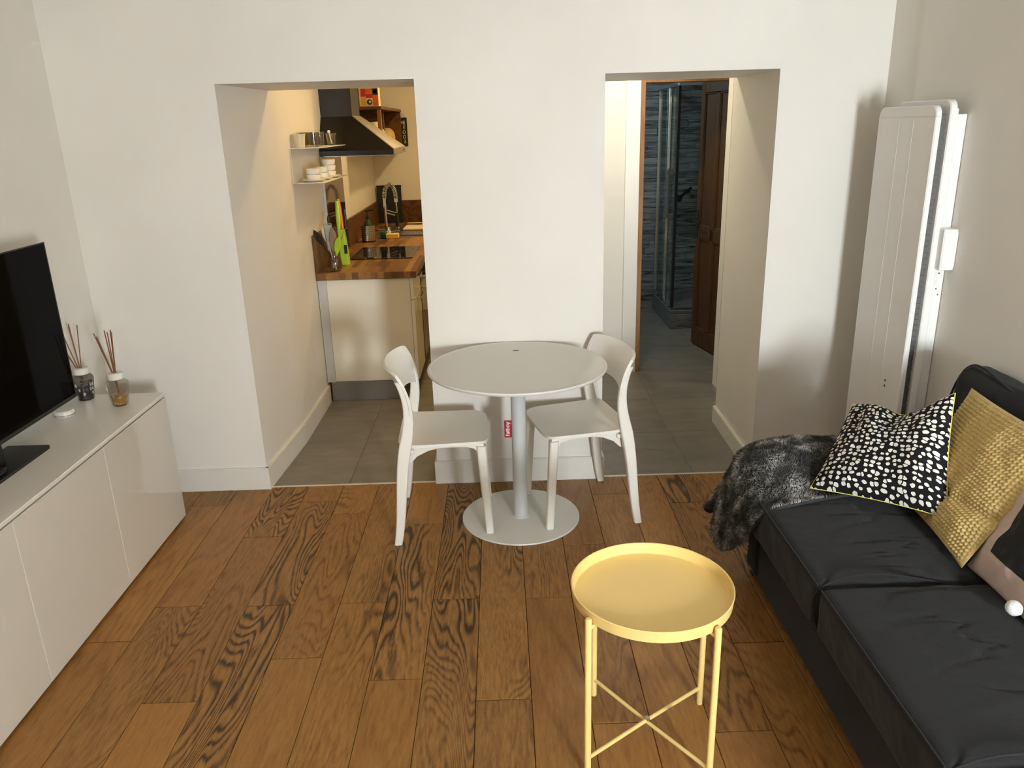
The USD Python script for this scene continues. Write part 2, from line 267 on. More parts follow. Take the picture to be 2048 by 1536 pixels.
def sheet(P, th=0.):
    """A grid of points (n, m, 3) as a surface; with th, a closed slab of that thickness below it. Returns the mesh and UVs."""
    n, m, _ = P.shape; V = P.reshape(-1, 3); idx = np.arange(n*m).reshape(n, m)
    q = np.stack([idx[:-1, :-1], idx[1:, :-1], idx[1:, 1:], idx[:-1, 1:]], -1).reshape(-1, 4)
    Fc = np.vstack([q[:, [0, 1, 2]], q[:, [0, 2, 3]]])
    g = np.stack(np.meshgrid(np.linspace(0, 1, n), np.linspace(0, 1, m), indexing='ij'), -1).reshape(-1, 2)
    if th:
        t = trimesh.Trimesh(V, Fc, process=False); N = t.vertex_normals
        B = V-N*th; k = n*m
        loop = np.r_[idx[:, 0], idx[-1, 1:], idx[::-1, -1][1:], idx[0, ::-1][1:-1]]; nx = np.roll(loop, -1)
        side = np.vstack([np.stack([loop, loop+k, nx], -1), np.stack([nx, loop+k, nx+k], -1)])
        Fc = np.vstack([Fc, Fc[:, ::-1]+k, side]); V = np.vstack([V, B]); g = np.vstack([g, g])
    return (V, Fc), g
def text(s, h, depth=.001, bold=True): return meshkit.text_mesh(s, h, depth, bold)

# ------------------------------------------------------------------ the setting
XL, XR, YB, YF, ZC = -1.968, 1.757, 3.725, -1.6, 2.62
YW = 4.42                                              # far face of the thick wall
LZ = 1.967                                             # underside of the lintels
def solid(poly, z0, z1): return m3.Manifold.extrude(m3.CrossSection([poly]), z1-z0).translate((0, 0, z0))
wb = solid([(XL-.2, YB), (-1.243, YB), (-1.203, 4.335), (-1.2, YW), (XL-.2, YW)], -.02, ZC) \
   + solid([(-.362, YB), (.489, YB), (.485, YW), (-.36, YW)], -.02, ZC) \
   + solid([(1.270, YB), (XR+.3, YB), (XR+.3, YW), (1.281, YW)], -.02, ZC) \
   + solid([(XL-.1, YB), (XR+.1, YB), (XR+.1, YW), (XL-.1, YW)], LZ, ZC)
structure('wall_back', wb, 'paint', 'thick white back wall pierced by the kitchen and hall openings')
structure('wall_left', box(XL-.2, XL, YF-.2, YB, -.02, ZC), 'paint', 'plain off-white wall behind the television')
structure('wall_right', cat_([box(XR, XR+.2, 3.46, YB, -.02, ZC), box(XR-.006, XR+.2, YF-.2, 3.46, -.02, ZC)]), 'paint', 'off-white wall behind the sofa and radiator')
# the wall behind the camera with the window opening the daylight comes through
structure('wall_front', cat_([box(XL, 1.18, YF-.22, YF, -.02, ZC), box(1.63, XR, YF-.22, YF, -.02, ZC), box(1.18, 1.63, YF-.22, YF, -.02, .955), box(1.18, 1.63, YF-.22, YF, 1.615, ZC)]), 'paint', 'white wall behind the camera around a window')
structure('ceiling', box(XL-.2, XR+.2, YF-.2, YW, ZC, ZC+.1), 'paint', 'flat white living room ceiling')
# kitchen, hall and bathroom shells
KB = 7.85
structure('wall_kitchen_left', box(-1.4, -1.2, YW, KB, -.02, 2.5), 'paint', 'cream-lit kitchen wall beside the worktop')
structure('wall_kitchen_back', box(-1.4, .35, KB, KB+.15, -.02, 2.5), 'paint', 'kitchen end wall behind the tap')
structure('wall_partition', box(.2, .36, YW, 7.8, -.02, 2.5), 'paint', 'partition between kitchen and hall')
structure('ceiling_kitchen', box(-1.4, .2, YW, KB+.1, 2.5, 2.6), 'paint', 'kitchen ceiling')
structure('ceiling_hall', box(.36, 2.3, YW, 5.62, 2.46, 2.56), 'paint', 'hall ceiling')
structure('ceiling_bathroom', box(.36, 2.6, 5.62, 7.9, 2.42, 2.52), 'paint', 'bathroom ceiling')
structure('wall_hall', cat_([box(.36, .965, 5.54, 5.66, -.02, 2.46), box(.965, 1.78, 5.54, 5.66, 2.03, 2.46), box(1.78, 2.4, 5.54, 5.66, -.02, 2.46)]), 'paint', 'white hall wall around the bathroom doorway')
structure('wall_hall_right', cat_([box(1.281, 1.45, YW, 4.474, -.02, 2.46), box(1.72, 1.9, YW, 5.1, -.02, 2.46), box(1.457, 1.9, 5.1, 5.2, -.02, 2.46)]), 'paint', 'hall wall right of the bathroom doorway')
structure('wall_bathroom_right', box(2.45, 2.6, 5.62, 7.8, -.02, 2.42), 'paint', 'bathroom side wall beyond the shower')
# skirting boards
def skirt(pts, h, t):
    """A board along a polyline, standing off it to the left of its direction."""
    ls = []
    for (a, b) in zip(pts[:-1], pts[1:]):
        a, b = np.array(a, float), np.array(b, float); d = (b-a)/np.linalg.norm(b-a); n = np.array([-d[1], d[0]])
        a2, b2 = a-d*0, b+d*0
        ls.append(prism([a2, b2, b2+n*t, a2+n*t], h-.004)); ls.append(prism([a2, b2, b2+n*(t-.004), a2+n*(t-.004)], .004, h-.004))
    return cat_(ls)
structure('baseboard_left', skirt([(-1.23, YB), (XL, YB)], .120, .016), 'trim', 'white skirting left of the kitchen opening')
structure('baseboard_kitchen', skirt([(-1.2, 5.06), (-1.203, 4.335), (-1.245, YB-.016)], .120, .016), 'trim', 'white skirting along the kitchen wall')
structure('baseboard_pillar', skirt([(.489, YB), (-.362, YB)], .124, .016), 'trim', 'scuffed skirting on the pillar behind the table')
structure('baseboard_pillar_side', cat_([skirt([(-.362, YB-.016), (-.36, YW)], .124, .012), skirt([(.485, YW), (.489, YB-.016)], .124, .012)]), 'trim', 'skirting round the sides of the pillar')
structure('baseboard_right', cat_([skirt([(1.268, YB-.016), (1.281, 4.474)], .104, .016), skirt([(XR, YB), (1.270, YB)], .104, .016)]), 'trim', 'white skirting on the right reveal of the hall opening')

# oak floor, plank by plank
fl = thing('floor', 'brown oak plank floor with distressed grain', None, kind='structure')
obj('subfloor', box(XL, XR, YF, 3.74, -.03, -.012), 'subfloor', fl)
edges = [-1.968, -1.944, -1.763, -1.582, -1.400, -1.219, -1.037, -.853, -.671, -.490, -.308, -.125, .055, .2365, .417, .597, .7795, .9605, 1.142, 1.323, 1.504, 1.685, 1.757]
joints = {-1.582: [3.539, 2.456], -1.400: [2.667], -1.219: [3.206, 2.121], -1.037: [3.547, 2.656], -.853: [3.407, 2.327], -.671: [2.654], -.490: [3.282, 2.196], -.308: [2.658], -.125: [3.166, 2.080],
          .055: [2.647], .2365: [3.046, 1.960], .417: [3.528, 2.44], .597: [2.99, 1.907], .7795: [3.41, 2.327], .9605: [2.75, 1.66]}
rng = random.Random(11)
coarse = {(-1.400, 2.667), (-1.219, 2.121), (-.671, 2.654), (-1.037, 2.656), (-.308, 3.7), (-.490, 9), (-.853, 2.327), (.417, 3.528), (-.671, 9)}
for a, b in zip(edges[:-1], edges[1:]):
    js = joints.get(a, [rng.uniform(2.2, 3.2)])
    ys = [3.735]+list(js)
    while ys[-1] > YF: ys.append(ys[-1]-1.086)
    ys[-1] = YF
    for y1, y0 in zip(ys[:-1], ys[1:]):
        if y1-y0 < .004: continue
        dz = rng.uniform(-.0006, .0006); g = .0009
        t = rng.random()
        kind = 'oak_rough' if t < .30 else ('oak' if t < .70 else 'oak_calm')
        obj('plank', box(a+g, b-g, y0+.0017, y1-.0017, -.012, dz, .0012), kind, fl)
structure('trim_1', box(-1.243, .0, 3.728, 3.742, -.01, .0035, .002), 'threshold', 'thin pale metal threshold strip under the kitchen opening')
structure('trim_2', box(.489, 1.27, 3.728, 3.742, -.01, .0035, .002), 'threshold', 'thin pale metal threshold strip under the hall opening')
# grey floor tiles of kitchen, hall and bathroom
tf = thing('floor', 'grey stone-effect floor tiles of the kitchen and hall', None, kind='structure')
obj('grout', box(-1.25, 2.5, 3.74, 7.9, -.03, -.0035), 'grout', tf)
tx = [-1.43, -.830, -.228, .374, .974, 1.577, 2.18, 2.5]; ty = [3.743, 4.325, 4.915, 5.505, 6.1, 6.69, 7.28, 7.9]
for a, b in zip(tx[:-1], tx[1:]):
    for c, d in zip(ty[:-1], ty[1:]):
        a2 = max(a, -1.245)
        obj('tile', box(a2+.0016, b-.0016, c+.0016, d-.0016, -.012, rng.uniform(-.0008, .0002), .0015), 'floor_tile', tf)

# bathroom end wall, tiled in grey wood-look strips
wt = thing('wall_bathroom', 'grey wood-look tiled bathroom end wall', None, kind='structure')
obj('backing', box(.36, 2.5, 7.625, 7.75, -.02, 2.42), 'grout', wt)
z = 0.
row = 0
while z < 2.3:
    h = rng.choice([.058, .066, .074]); off = rng.uniform(-.5, 0); x = .9+off
    while x < 2.45:
        w = rng.choice([.45, .6, .9]); x1 = min(x+w, 2.45)
        if x1 > 1.0: obj('tile', box(max(x, .9)+.001, x1-.001, 7.606+rng.uniform(-.004, .003), 7.63, z+.0012, z+h-.0012, .0015), 'bath_tile', wt)
        x += w
    z += h; row += 1

# bathroom doorway: lining, casing and the door standing open inwards
tr = thing('trim_3', 'wooden lining and white casing of the bathroom doorway', None, kind='structure')
obj('jamb', box(.967, .999, 5.535, 5.665, 0, 2.03, .002), 'jamb_wood', tr)
obj('latch_plate', box(.998, 1.0015, 5.56, 5.585, .98, 1.10, .001), 'steel', tr)
obj('head', box(.967, 1.78, 5.537, 5.663, 2.005, 2.037, .002), 'jamb_wood', tr)
obj('casing', box(.868, .967, 5.526, 5.54, 0, 2.06, .003), 'white_matt', tr)
dr = thing('door_1', 'brown wooden panelled bathroom door standing open inwards', None, (1.576, 6.28, .008), math.degrees(math.atan2(5.70-6.28, 1.70-1.576)), kind='structure')
W_, Hd, T = .56, 2.02, .038
obj('stile', box(0, .058, -T/2, T/2, 0, Hd, .003), 'pine', dr); obj('stile', box(.502, W_, -T/2, T/2, 0, Hd, .003), 'pine', dr)
obj('mullion', box(.235, .295, -T/2, T/2, .14, 1.94, .003), 'pine', dr)
for z0, z1 in ((0, .135), (.865, .955), (1.945, Hd)): obj('rail', box(.058, .502, -T/2, T/2, z0, z1, .003), 'pine', dr)
for x0, x1 in ((.058, .235), (.295, .502)):
    for z0, z1 in ((.135, .865), (.955, 1.945)):
        pn = obj('panel', box(x0, x1, -.008, .008, z0, z1), 'pine', dr)
        fr = [box(x0, x0+.014, -.017, .017, z0, z1, .005), box(x1-.014, x1, -.017, .017, z0, z1, .005), box(x0, x1, -.017, .017, z0, z0+.014, .005), box(x0, x1, -.017, .017, z1-.014, z1, .005)]
        obj('moulding', cat_(fr), 'pine', pn)
obj('lever_handle', cat_([tube([(.03, -.02, 1.0), (.03, -.06, 1.0)], .008), tube([(.03, -.058, 1.0), (.14, -.058, 1.0)], .008), box(.018, .042, -.024, -.018, .87, 1.08, .002)]), 'dark_metal', dr)
obj('lever_handle', cat_([tube([(.03, .02, 1.0), (.03, .06, 1.0)], .008), tube([(.03, .058, 1.0), (-.05, .058, 1.0)], .008), box(.018, .042, .018, .024, .87, 1.08, .002)]), 'dark_metal', dr)

# shower enclosure
sh = thing('shower_enclosure', 'chrome-framed glass shower enclosure on a grey tiled base', 'shower', (1.50, 0, 0))
obj('base', box(-.014, .93, 6.77, 7.60, 0, .135, .003), 'shower_tray', sh)
obj('front_tile', box(-.010, .30, 6.762, 6.772, .002, .128, .002), 'bath_tile', sh); obj('front_tile', box(.303, .90, 6.762, 6.772, .002, .128, .002), 'bath_tile', sh)
obj('tray', cat_([box(-.016, .93, 6.765, 7.60, .135, .165, .004)]), 'shower_tray', sh)
obj('bottom_rail', box(-.012, .02, 6.79, 7.60, .165, .195, .003), 'chrome', sh); obj('bottom_rail', box(-.012, .9, 6.775, 6.80, .165, .185, .003), 'chrome', sh)
obj('top_rail', box(-.012, .02, 6.79, 7.60, 2.03, 2.065, .003), 'chrome', sh); obj('top_rail', box(-.012, .9, 6.775, 6.80, 2.03, 2.06, .003), 'chrome', sh)
obj('wall_profile', box(-.012, .022, 7.555, 7.60, .195, 2.03, .006), 'chrome', sh)
obj('fixed_pane', box(0, .006, 7.10, 7.56, .195, 2.03), 'pane', sh)
obj('pane_edge_profile', box(-.010, .016, 7.13, 7.165, .195, 2.03, .005), 'chrome', sh)
dp = obj('sliding_pane', box(.018, .024, 6.86, 7.33, .195, 2.03), 'pane', sh)
obj('edge_seal', box(.012, .03, 7.31, 7.335, .195, 2.03, .004), 'chrome', dp)
obj('edge_seal', box(.012, .03, 6.85, 6.875, .195, 2.03, .004), 'black_satin', dp)
obj('corner_profile', box(-.012, .014, 6.775, 6.80, .185, 2.03, .004), 'dark_metal', sh)
hd = cat_([box(-.045, -.02, 6.955, 6.99, .945, 1.355, .004), box(-.03, .02, 6.955, 6.99, 1.31, 1.345, .003), box(-.03, .02, 6.955, 6.99, .955, .985, .003)])
obj('handle', hd, 'steel_satin', sh)
mx = thing('shower_mixer', 'black hand shower on the tiled wall inside the shower', 'shower head', (1.78, 7.595, 1.13))
obj('wall_bracket', cat_([tube([(.0, 0, 0), (0, -.06, 0)], .018), cyl(.03, -.006, .006)]), 'black_satin', mx)
obj('hand_shower', cat_([tube([(.03, -.06, .03), (-.07, -.09, -.045)], .013), move(lathe([(0, -.012), (.036, -.012), (.04, .004), (.02, .018), (0, .02)]), frame((-.10, -.10, -.06), (1, 0, 0), (0, .8, .6), (0, -.6, .8)))]), 'black_satin', mx)

# ------------------------------------------------------------------ white table by the pillar
tb = thing('bistro_table', 'round pale grey metal pedestal table against the pillar', 'table', (.057, 3.323, 0))
obj('tabletop', lathe([(0, .738), (.385, .738), (.393, .736), (.396, .740), (.398, .745), (.396, .750), (.391, .7515), (.385, .7500), (.379, .7482), (0, .748)], 128), 'table_grey', tb, 40)
obj('cap', box(-.014, .014, .235, .247, .747, .7492, .001), 'dark_metal', tb)
obj('pole', lathe([(0, .006), (.033, .006), (.033, .738), (0, .738)], 48), 'table_pole', tb, 40, label='grey round steel pole')
obj('weld_ring', lathe([(.033, .008), (.041, .008), (.0405, .0105), (.033, .011)], 48), 'table_grey', tb, 40)
obj('base_plate', lathe([(0, 0), (.274, 0), (.276, .002), (.276, .006), (.2745, .008), (0, .008)], 96), 'table_grey', tb, 40)
lt = obj('fabric_tag', box(-.066, -.030, -.0012, .0012, .405, .488, .0008), 'red_tag', tb, label='small red sewn tag with white lettering')
tx_ = text('fatboy', .019, .0008); b_ = tx_.bounds; tx_.apply_translation((-(b_[0][0]+b_[1][0])/2, -(b_[0][1]+b_[1][1])/2, 0)); tx_.apply_scale((.070/(b_[1][0]-b_[0][0]),)*2+(1,))
obj('lettering', move(tx_, frame((-.049, -.0011, .4465), (0, 0, 1), (-1, 0, 0), (0, -1, 0))), 'white_print', lt)

# ------------------------------------------------------------------ chairs
def make_chair(label, loc, rz):
    t = thing('dining_chair', label, 'chair', loc, rz, 'white plastic dining chairs')
    n, m = 33, 33; U, V = np.meshgrid(np.linspace(-1, 1, n), np.linspace(-1, 1, m), indexing='ij')
    k = 1/np.maximum((np.abs(U)**7+np.abs(V)**7)**(1/7), 1e-9)*np.maximum(np.abs(U), np.abs(V))
    X, Y = U*k, V*k
    hw = .208+.008*(-X)
    x = .016+X*.197; y = Y*hw
    z = .457-.008*np.exp(-((X+.1)/.6)**2-(Y/.7)**2)-.005*np.clip(X-.6, 0, 1)*2+.034*np.clip(-X-.60, 0, 1)**1.6*2+.004*np.abs(Y)**4
    s, uv = sheet(np.stack([x, y, z], -1), .013)
    obj('seat', s, 'chair_white', t, 35)
    S = CubicSpline([0, .2, .444, .56, .67, .73, .795], [[-.207, .236], [-.180, .230], [-.150, .222], [-.128, .219], [-.132, .219], [-.150, .221], [-.186, .224]])
    for sg in (-1, 1):
        zz = np.linspace(0, .752, 36); p = S(zz)
        P = np.stack([p[:, 0], sg*p[:, 1], zz], -1)
        secs = []
        for i, q in enumerate(P):
            w = np.interp(q[2], [0, .25, .46, .60, .795], [.036, .046, .056, .042, .026])
            w2 = np.interp(q[2], [0, .3, .45, .62, .795], [.028, .034, .032, .022, .016])
            sc = 1.
            secs.append([(q[0]+a*sc, q[1]+b*sc, q[2]) for a, b in rrect(w, w2, .009)])
        obj('rear_leg', loft(secs), 'chair_white', t, 40)
        zz = np.linspace(.009, .435, 14); secs = []
        for q in zz:
            f_ = q/.435; cx, cy = .204-.026*f_, sg*(.184-.002*f_); sc = .98+.22*f_
            secs.append([(cx+a*sc, cy+b*sc, q) for a, b in rrect(.036, .032, .010)])
        obj('front_leg', loft(secs), 'chair_white', t, 40)
        # the rail under the seat edge with flared brackets at the rear leg and the front leg
        rl = [(-.15, .446), (.19, .446), (.19, .405), (.160, .408), (.148, .424), (.11, .434), (.0, .434), (-.05, .424), (-.10, .400), (-.13, .37), (-.155, .36)]
        g_ = prism(rl, .016); g_.apply_transform(frame((0, sg*.182+.008, 0), (1, 0, 0), (0, 0, 1), (0, -1, 0)))
        obj('seat_rail', g_, 'chair_white', t)
    obj('cross_rail', cat_([box(-.14, -.112, -.205, .205, .415, .437, .004), box(.155, .185, -.19, .19, .420, .437, .004)]), 'chair_white', t)
    n, m = 29, 13; U, V = np.meshgrid(np.linspace(-1, 1, n), np.linspace(0, 1, m), indexing='ij')
    zt = .788-.008*np.abs(U)**20; zb = .642-.040*np.abs(U)**2.5
    zz = zb+(zt-zb)*V
    base = S(np.clip(zz, .55, .795))[..., 0]-.004
    xx = base+.012-.066*(1-np.abs(U)**2.2)*(.8+.2*V); yy = U*(.234+.002*V)
    s, uv = sheet(np.stack([xx, yy, zz], -1), -.012)
    obj('backrest', s, 'chair_white', t, 40)
    return t
make_chair('white plastic chair on the left of the round table, facing right', (-.297, 3.343, 0), 2)
make_chair('white plastic chair on the right of the round table, facing left', (.337, 3.412, 0), 194)

# ------------------------------------------------------------------ yellow tray table
ty_ = thing('tray_table', 'round yellow metal tray table on four thin legs', 'side table', (.393, 1.895, 0), -9.7)
R = .2225
obj('tray', lathe([(0, .497), (R-.006, .497), (R-.001, .500), (R+.003, .533), (R+.001, .5345), (R-.002, .533), (R-.006, .503), (R-.010, .5000), (0, .4995)], 128), 'yellow', ty_, 40, label='yellow round tray with a low rim')
c45 = math.sqrt(.5)*.236
for sx, sy in ((-1, -1), (1, -1), (1, 1), (-1, 1)):
    p = np.array([sx*c45, sy*c45]); q = p*.93
    obj('leg', lathe([(0, 0), (.0085, 0), (.0095, .002), (.0095, .517), (.0065, .521), (0, .522)], 20, p[0], p[1]), 'yellow', ty_, 40)
    obj('bracket', tube(spline([(p[0], p[1], .470), (p[0]*.97, p[1]*.97, .488), (p[0]*.86, p[1]*.86, .4925), (p[0]*.78, p[1]*.78, .4925)], 12), .0055, 10), 'yellow', ty_, 40)
for s_ in (1, -1):
    dz = .004*s_
    obj('cross_bar', tube([(-c45, -s_*c45, .062), (0, 0, .062+dz), (c45, s_*c45, .062)], .006, 12), 'yellow', ty_, 40)
obj('rivet', cyl(.008, .066, .0745, 0, 0, 16), 'steel', ty_, 40)

# ------------------------------------------------------------------ low cabinet, television, diffusers
cb = thing('low_cabinet', 'long white gloss low cabinet under the television', 'cabinet', (0, 0, 0))
CX, CF, CY0, CY1, CZ = -1.966, -1.560, 1.625, 3.425, .640
obj('body', box(CX, CF-.020, CY0+.002, CY1-.002, .012, CZ-.018, .001), 'white_matt', cb)
obj('top_panel', box(CX, CF+.001, CY0, CY1, CZ-.016, CZ, .0025), 'white_matt', cb)
for k in range(3):
    obj('cabinet_door', box(CF-.018, CF, CY1-.6*(k+1)+.0015, CY1-.6*k-.0015, .014, CZ-.022, .0015), 'white_gloss', cb)
for yy in (CY0+.1, CY0+.6, CY0+1.2, CY1-.1):
    obj('foot', cyl(.02, 0, .013, -1.66, yy, 16), 'black_satin', cb)
tv = thing('television', 'black flat-screen television on the white low cabinet', 'television', (-1.79, 2.56, CZ))
obj('cabinet_back', box(-.030, -.002, -.55, .55, .105, .725, .006), 'black_satin', tv)
sc = obj('screen', box(-.002, .0035, -.555, .555, .098, .733, .001), 'screen', tv)
obj('bezel', cat_([box(.001, .0055, -.557, .557, .095, .110, .001), box(.001, .0048, -.557, -.551, .095, .735, .001), box(.001, .0048, .551, .557, .095, .735, .001), box(.001, .0048, -.557, .557, .730, .735, .001)]), 'black_satin', tv)
st = [(-.11, -.235), (.04, -.235), (.052, -.228), (.054, -.22), (.054, .218), (.050, .229), (.040, .232), (-.11, .232)]
obj('stand_plate', prism(st, .011), 'black_satin', tv); obj('stand_neck', box(-.05, -.012, -.06, .06, .01, .22, .004), 'black_satin', tv)
sb = thing('media_box', 'small black box lying on the television stand plate', 'media player', (-1.765, 2.45, CZ+.0115))
obj('case', box(-.055, .012, -.10, .10, 0, .018, .003), 'black_gloss', sb); obj('front_panel', box(.012, .0135, -.09, .09, .004, .014), 'dark_metal', sb)
pk = thing('air_freshener', 'small white round puck behind the television corner', 'air freshener', (-1.872, 3.150, CZ))
obj('shell', lathe([(0, 0), (.036, 0), (.040, .004), (.040, .018), (.034, .026), (0, .028)], 40), 'cap_white', pk, 40); obj('band', lathe([(.0402, .006), (.0412, .006), (.0412, .010), (.0402, .010)], 40), 'steel', pk, 40)

def diffuser(label, loc, glassm, oil, reeds, pattern, rz):
    t = thing('reed_diffuser', label, 'reed diffuser', loc, rz)
    obj('bottle', lathe([(0, 0), (.030, 0), (.033, .003), (.0345, .01), (.0475, .098), (.047, .106), (.034, .118), (.030, .121), (.030, .125)], 8), glassm, t, 25)
    obj('oil', lathe([(0, .006), (.029, .006), (.0355, .052), (0, .052)], 8), oil, t, 25, label='fragrance oil')
    if pattern:
        for a in range(8):
            for zz in (.034, .054, .074):
                r = .034+(zz-.01)/.088*.013; an = 2*PI*(a+.5)/8; r *= math.cos(PI/8)
                d = np.array([math.cos(an), math.sin(an), 0]); tt = np.array([-math.sin(an), math.cos(an), 0])
                for s_ in (-1, 1):
                    if rng.random() < .8: obj('facet', move(box(-.0045, .0045, -.0005, .0006, -.0075, .0075, .0004), frame(d*(r+.0007)+tt*s_*.0062+[0, 0, zz], tt, -d, (0, 0, 1))), 'print_dark' if rng.random() < .45 else 'print_grey', t)
    obj('cap', lathe([(0, .118), (.029, .118), (.033, .121), (.0335, .145), (.031, .148), (.012, .149), (.011, .143), (0, .143)], 40), 'cap_white', t, 40)
    for dx, dy, top in reeds:
        obj('reed', tube([(-dx*.12, -dy*.12, .02), (dx*.2, dy*.2, .150), (dx, dy, top)], .0024, 8), 'rattan', t)
diffuser('reed diffuser in smoky patterned glass, nearer the television', (-1.885, 3.362, CZ), 'bottle_smoke', 'oil_dark', [(-.095, .02, .315), (-.082, .00, .325), (-.060, .03, .327), (-.055, .02, .325), (-.018, .02, .345), (-.006, -.02, .342), (.012, .03, .335)], True, 10)
diffuser('reed diffuser in clear glass with golden oil, nearer the cabinet front', (-1.690, 3.270, CZ), 'bottle_clear', 'oil_gold', [(-.052, .02, .325), (-.040, -.02, .318), (-.010, .02, .332), (.002, -.01, .330), (.014, .02, .332), (.018, -.02, .330)], False, 24)

# ------------------------------------------------------------------ vertical radiator on the right wall
rd = thing('vertical_radiator', 'tall white vertical panel radiator on the right wall', 'radiator', (0, 0, 0))
def rpanel(x0, x1, y0, y1, z0, z1, r, b=.004):
    P = [(a+(y0+y1)/2, c+(z0+z1)/2) for a, c in rrect(y1-y0, z1-z0, r, 8)]; C = np.array([(y0+y1)/2, (z0+z1)/2]); P = np.array(P)
    ins = C+(P-C)*(1-np.array([2*b/(y1-y0), 2*b/(z1-z0)]))
    f = lambda X, Q: [(X, a, c) for a, c in Q]
    return loft([f(x1, P), f(x0+b, P), f(x0, ins)])
obj('front_panel', rpanel(1.620, 1.640, 3.018, 3.474, .34, 1.789, .038), 'radiator', rd, 30)
obj('seam', box(1.6193, 1.6405, 3.0175, 3.4745, 1.7475, 1.7492), 'filler_grey', rd)
obj('convector', box(1.640, 1.672, 3.045, 3.44, .36, 1.752), 'grille', rd)
for k in range(60): obj('grille_rib', box(1.641, 1.671, 3.040, 3.046, .40+k*.0225, .410+k*.0225), 'grille', rd)
obj('rear_panel', rpanel(1.672, 1.696, 3.020, 3.43, .34, 1.808, .038), 'radiator', rd, 30)
obj('body', cat_([box(1.696, 1.749, 3.040, 3.40, .36, 1.755, .003), box(1.690, 1.712, 3.034, 3.40, .36, 1.775, .003)]), 'radiator', rd)
ct = obj('control_box', box(1.694, 1.7495, 2.985, 3.04, 1.180, 1.338, .003), 'radiator', rd)
obj('control_flap', box(1.698, 1.7495, 2.9835, 2.986, 1.192, 1.326, .001), 'radiator', ct)
obj('lock_emblem', cat_([lathe([(.006, -.0006), (.0075, -.0006), (.0075, .0006), (.006, .0006)], 20)]).apply_transform(frame((1.715, 3.0395, 1.125), (1, 0, 0), (0, 0, 1), (0, -1, 0))), 'filler_grey', rd)
for a, c in ((1.723, 1.098), (1.733, 1.074), (1.727, 1.160)): obj('screw_hole', move(cyl(.0028, 0, .0012, n=10), frame((a, 3.0398, c), (1, 0, 0), (0, 0, 1), (0, -1, 0))), 'black_satin', rd)
for c in (.662, .686): obj('screw_hole', move(cyl(.005, 0, .0012, n=12), frame((1.6200, 3.142, c), (0, 1, 0), (0, 0, 1), (-1, 0, 0))), 'black_satin', rd)
for a in (.16, .27): obj('pressed_line', box(1.6194, 1.6205, 3.018+a, 3.0200+a, .40, 1.74), 'radiator', rd)

# ------------------------------------------------------------------ sofa
so = thing('sofa', 'dark charcoal fabric sofa along the right wall', 'sofa', (0, 0, 0))
SX, SB = .972, 1.748
def soft_box(x0, x1, y0, y1, z0, z1, r, seed, amp=.006, n=46, crown=0., wr=None):
    """A cushion: a rounded box remeshed and ruffled with wrinkles."""
    pts = np.array([(x, y, z_) for x in (x0+r, x1-r) for y in (y0+r, y1-r) for z_ in (z0+r, z1-r)])
    mf = m3.Manifold.batch_hull([m3.Manifold.sphere(r, 24).translate(tuple(p)) for p in pts]).refine_to_length(max(x1-x0, y1-y0)/n)
    v, f, _ = meshkit.arrays(mf); t = trimesh.Trimesh(v, f, process=False); N = t.vertex_normals
    cx, cy = (x0+x1)/2, (y0+y1)/2
    d = amp*(meshkit.fbm(v*np.array([7, 13, 10])+seed, 4, seed)-.5)*2
    if wr is not None: d = d+wr(v)
    up = np.clip(N[:, 2], 0, 1)
    u, w = np.clip(1-((v[:, 0]-cx)/((x1-x0)/2))**2, 0, 1), np.clip(1-((v[:, 1]-cy)/((y1-y0)/2))**2, 0, 1)
    return trimesh.Trimesh(v+N*d[:, None]+np.stack([0*u, 0*u, up*crown*np.sqrt(u*w)], -1), f, process=False)
def wrinkle(v):
    # shallow folds running across the seat, as the loose cover shows
    p = np.stack([v[:, 0]*2.2, v[:, 1]*11+.8*np.sin(v[:, 0]*4), v[:, 2]*3], -1)
    a = meshkit.fbm(p, 3, 5); return -.0045*np.clip(.035-np.abs(a-.5), 0, .035)/.035*np.clip((v[:, 0]-.95)*5, 0, 1)
obj('base', soft_box(SX, SB, .585, 2.69, .012, .31, .018, 3, .003, 40), 'sofa', so, True)
obj('arm', soft_box(SX-.002, SB, 2.69, 2.832, .012, .535, .03, 4, .004, 40), 'sofa', so, True)
obj('arm', soft_box(SX-.002, SB, .44, .582, .012, .535, .03, 5, .004, 40), 'sofa', so, True)
for y0, y1, sd in ((1.975, 2.690, 6), (1.285, 1.970, 7), (.60, 1.280, 8)):
    cu_ = obj('seat_cushion', soft_box(.897, SB-.10, y0, y1, .292, .455, .028, sd, .0045, 100, .016, wrinkle), 'sofa', so, True)
    pth = spline([(.912, y0+.006, .30), (.896, y0+.006, .36), (.905, y0+.006, .438), (.93, y0+.006, .456), (1.2, y0+.006, .463), (1.55, y0+.006, .46)], 60)
    obj('piping', tube([(.903, y0+.012, .4475), (.9015, (y0+y1)/2, .4495), (.903, y1-.012, .4475)], .0028, 8), 'sofa', cu_)
    obj('piping', cat_([sweep(pth, ring(.0028, 8), (0, 1, 0))]), 'sofa', cu_)
for y0, y1, sd in ((1.97, 2.665, 9), (1.28, 1.965, 10), (.6, 1.275, 11)):
    bk = soft_box(1.575, SB, y0, y1, .44, .905, .055, sd, .007, 50)
    v = np.array(bk.vertices); v[:, 0] += .045*np.clip((v[:, 2]-.6)/.3, 0, 1)*(1-np.clip((v[:, 0]-1.60)/.14, 0, 1)); bk = trimesh.Trimesh(v, bk.faces, process=False)
    bb = obj('back_cushion', bk, 'sofa', so, True)
    obj('piping', tube(spline([(1.618, y1-.03, .60), (1.630, y1-.012, .84), (1.640, y1-.03, .887), (1.645, (y0+y1)/2, .892), (1.64, y0+.03, .887), (1.62, y0+.02, .84)], 60), .004, 8), 'sofa', bb)
obj('back_frame', box(SB-.03, SB+.001, .60, 2.69, .05, .84, .01), 'sofa', so)

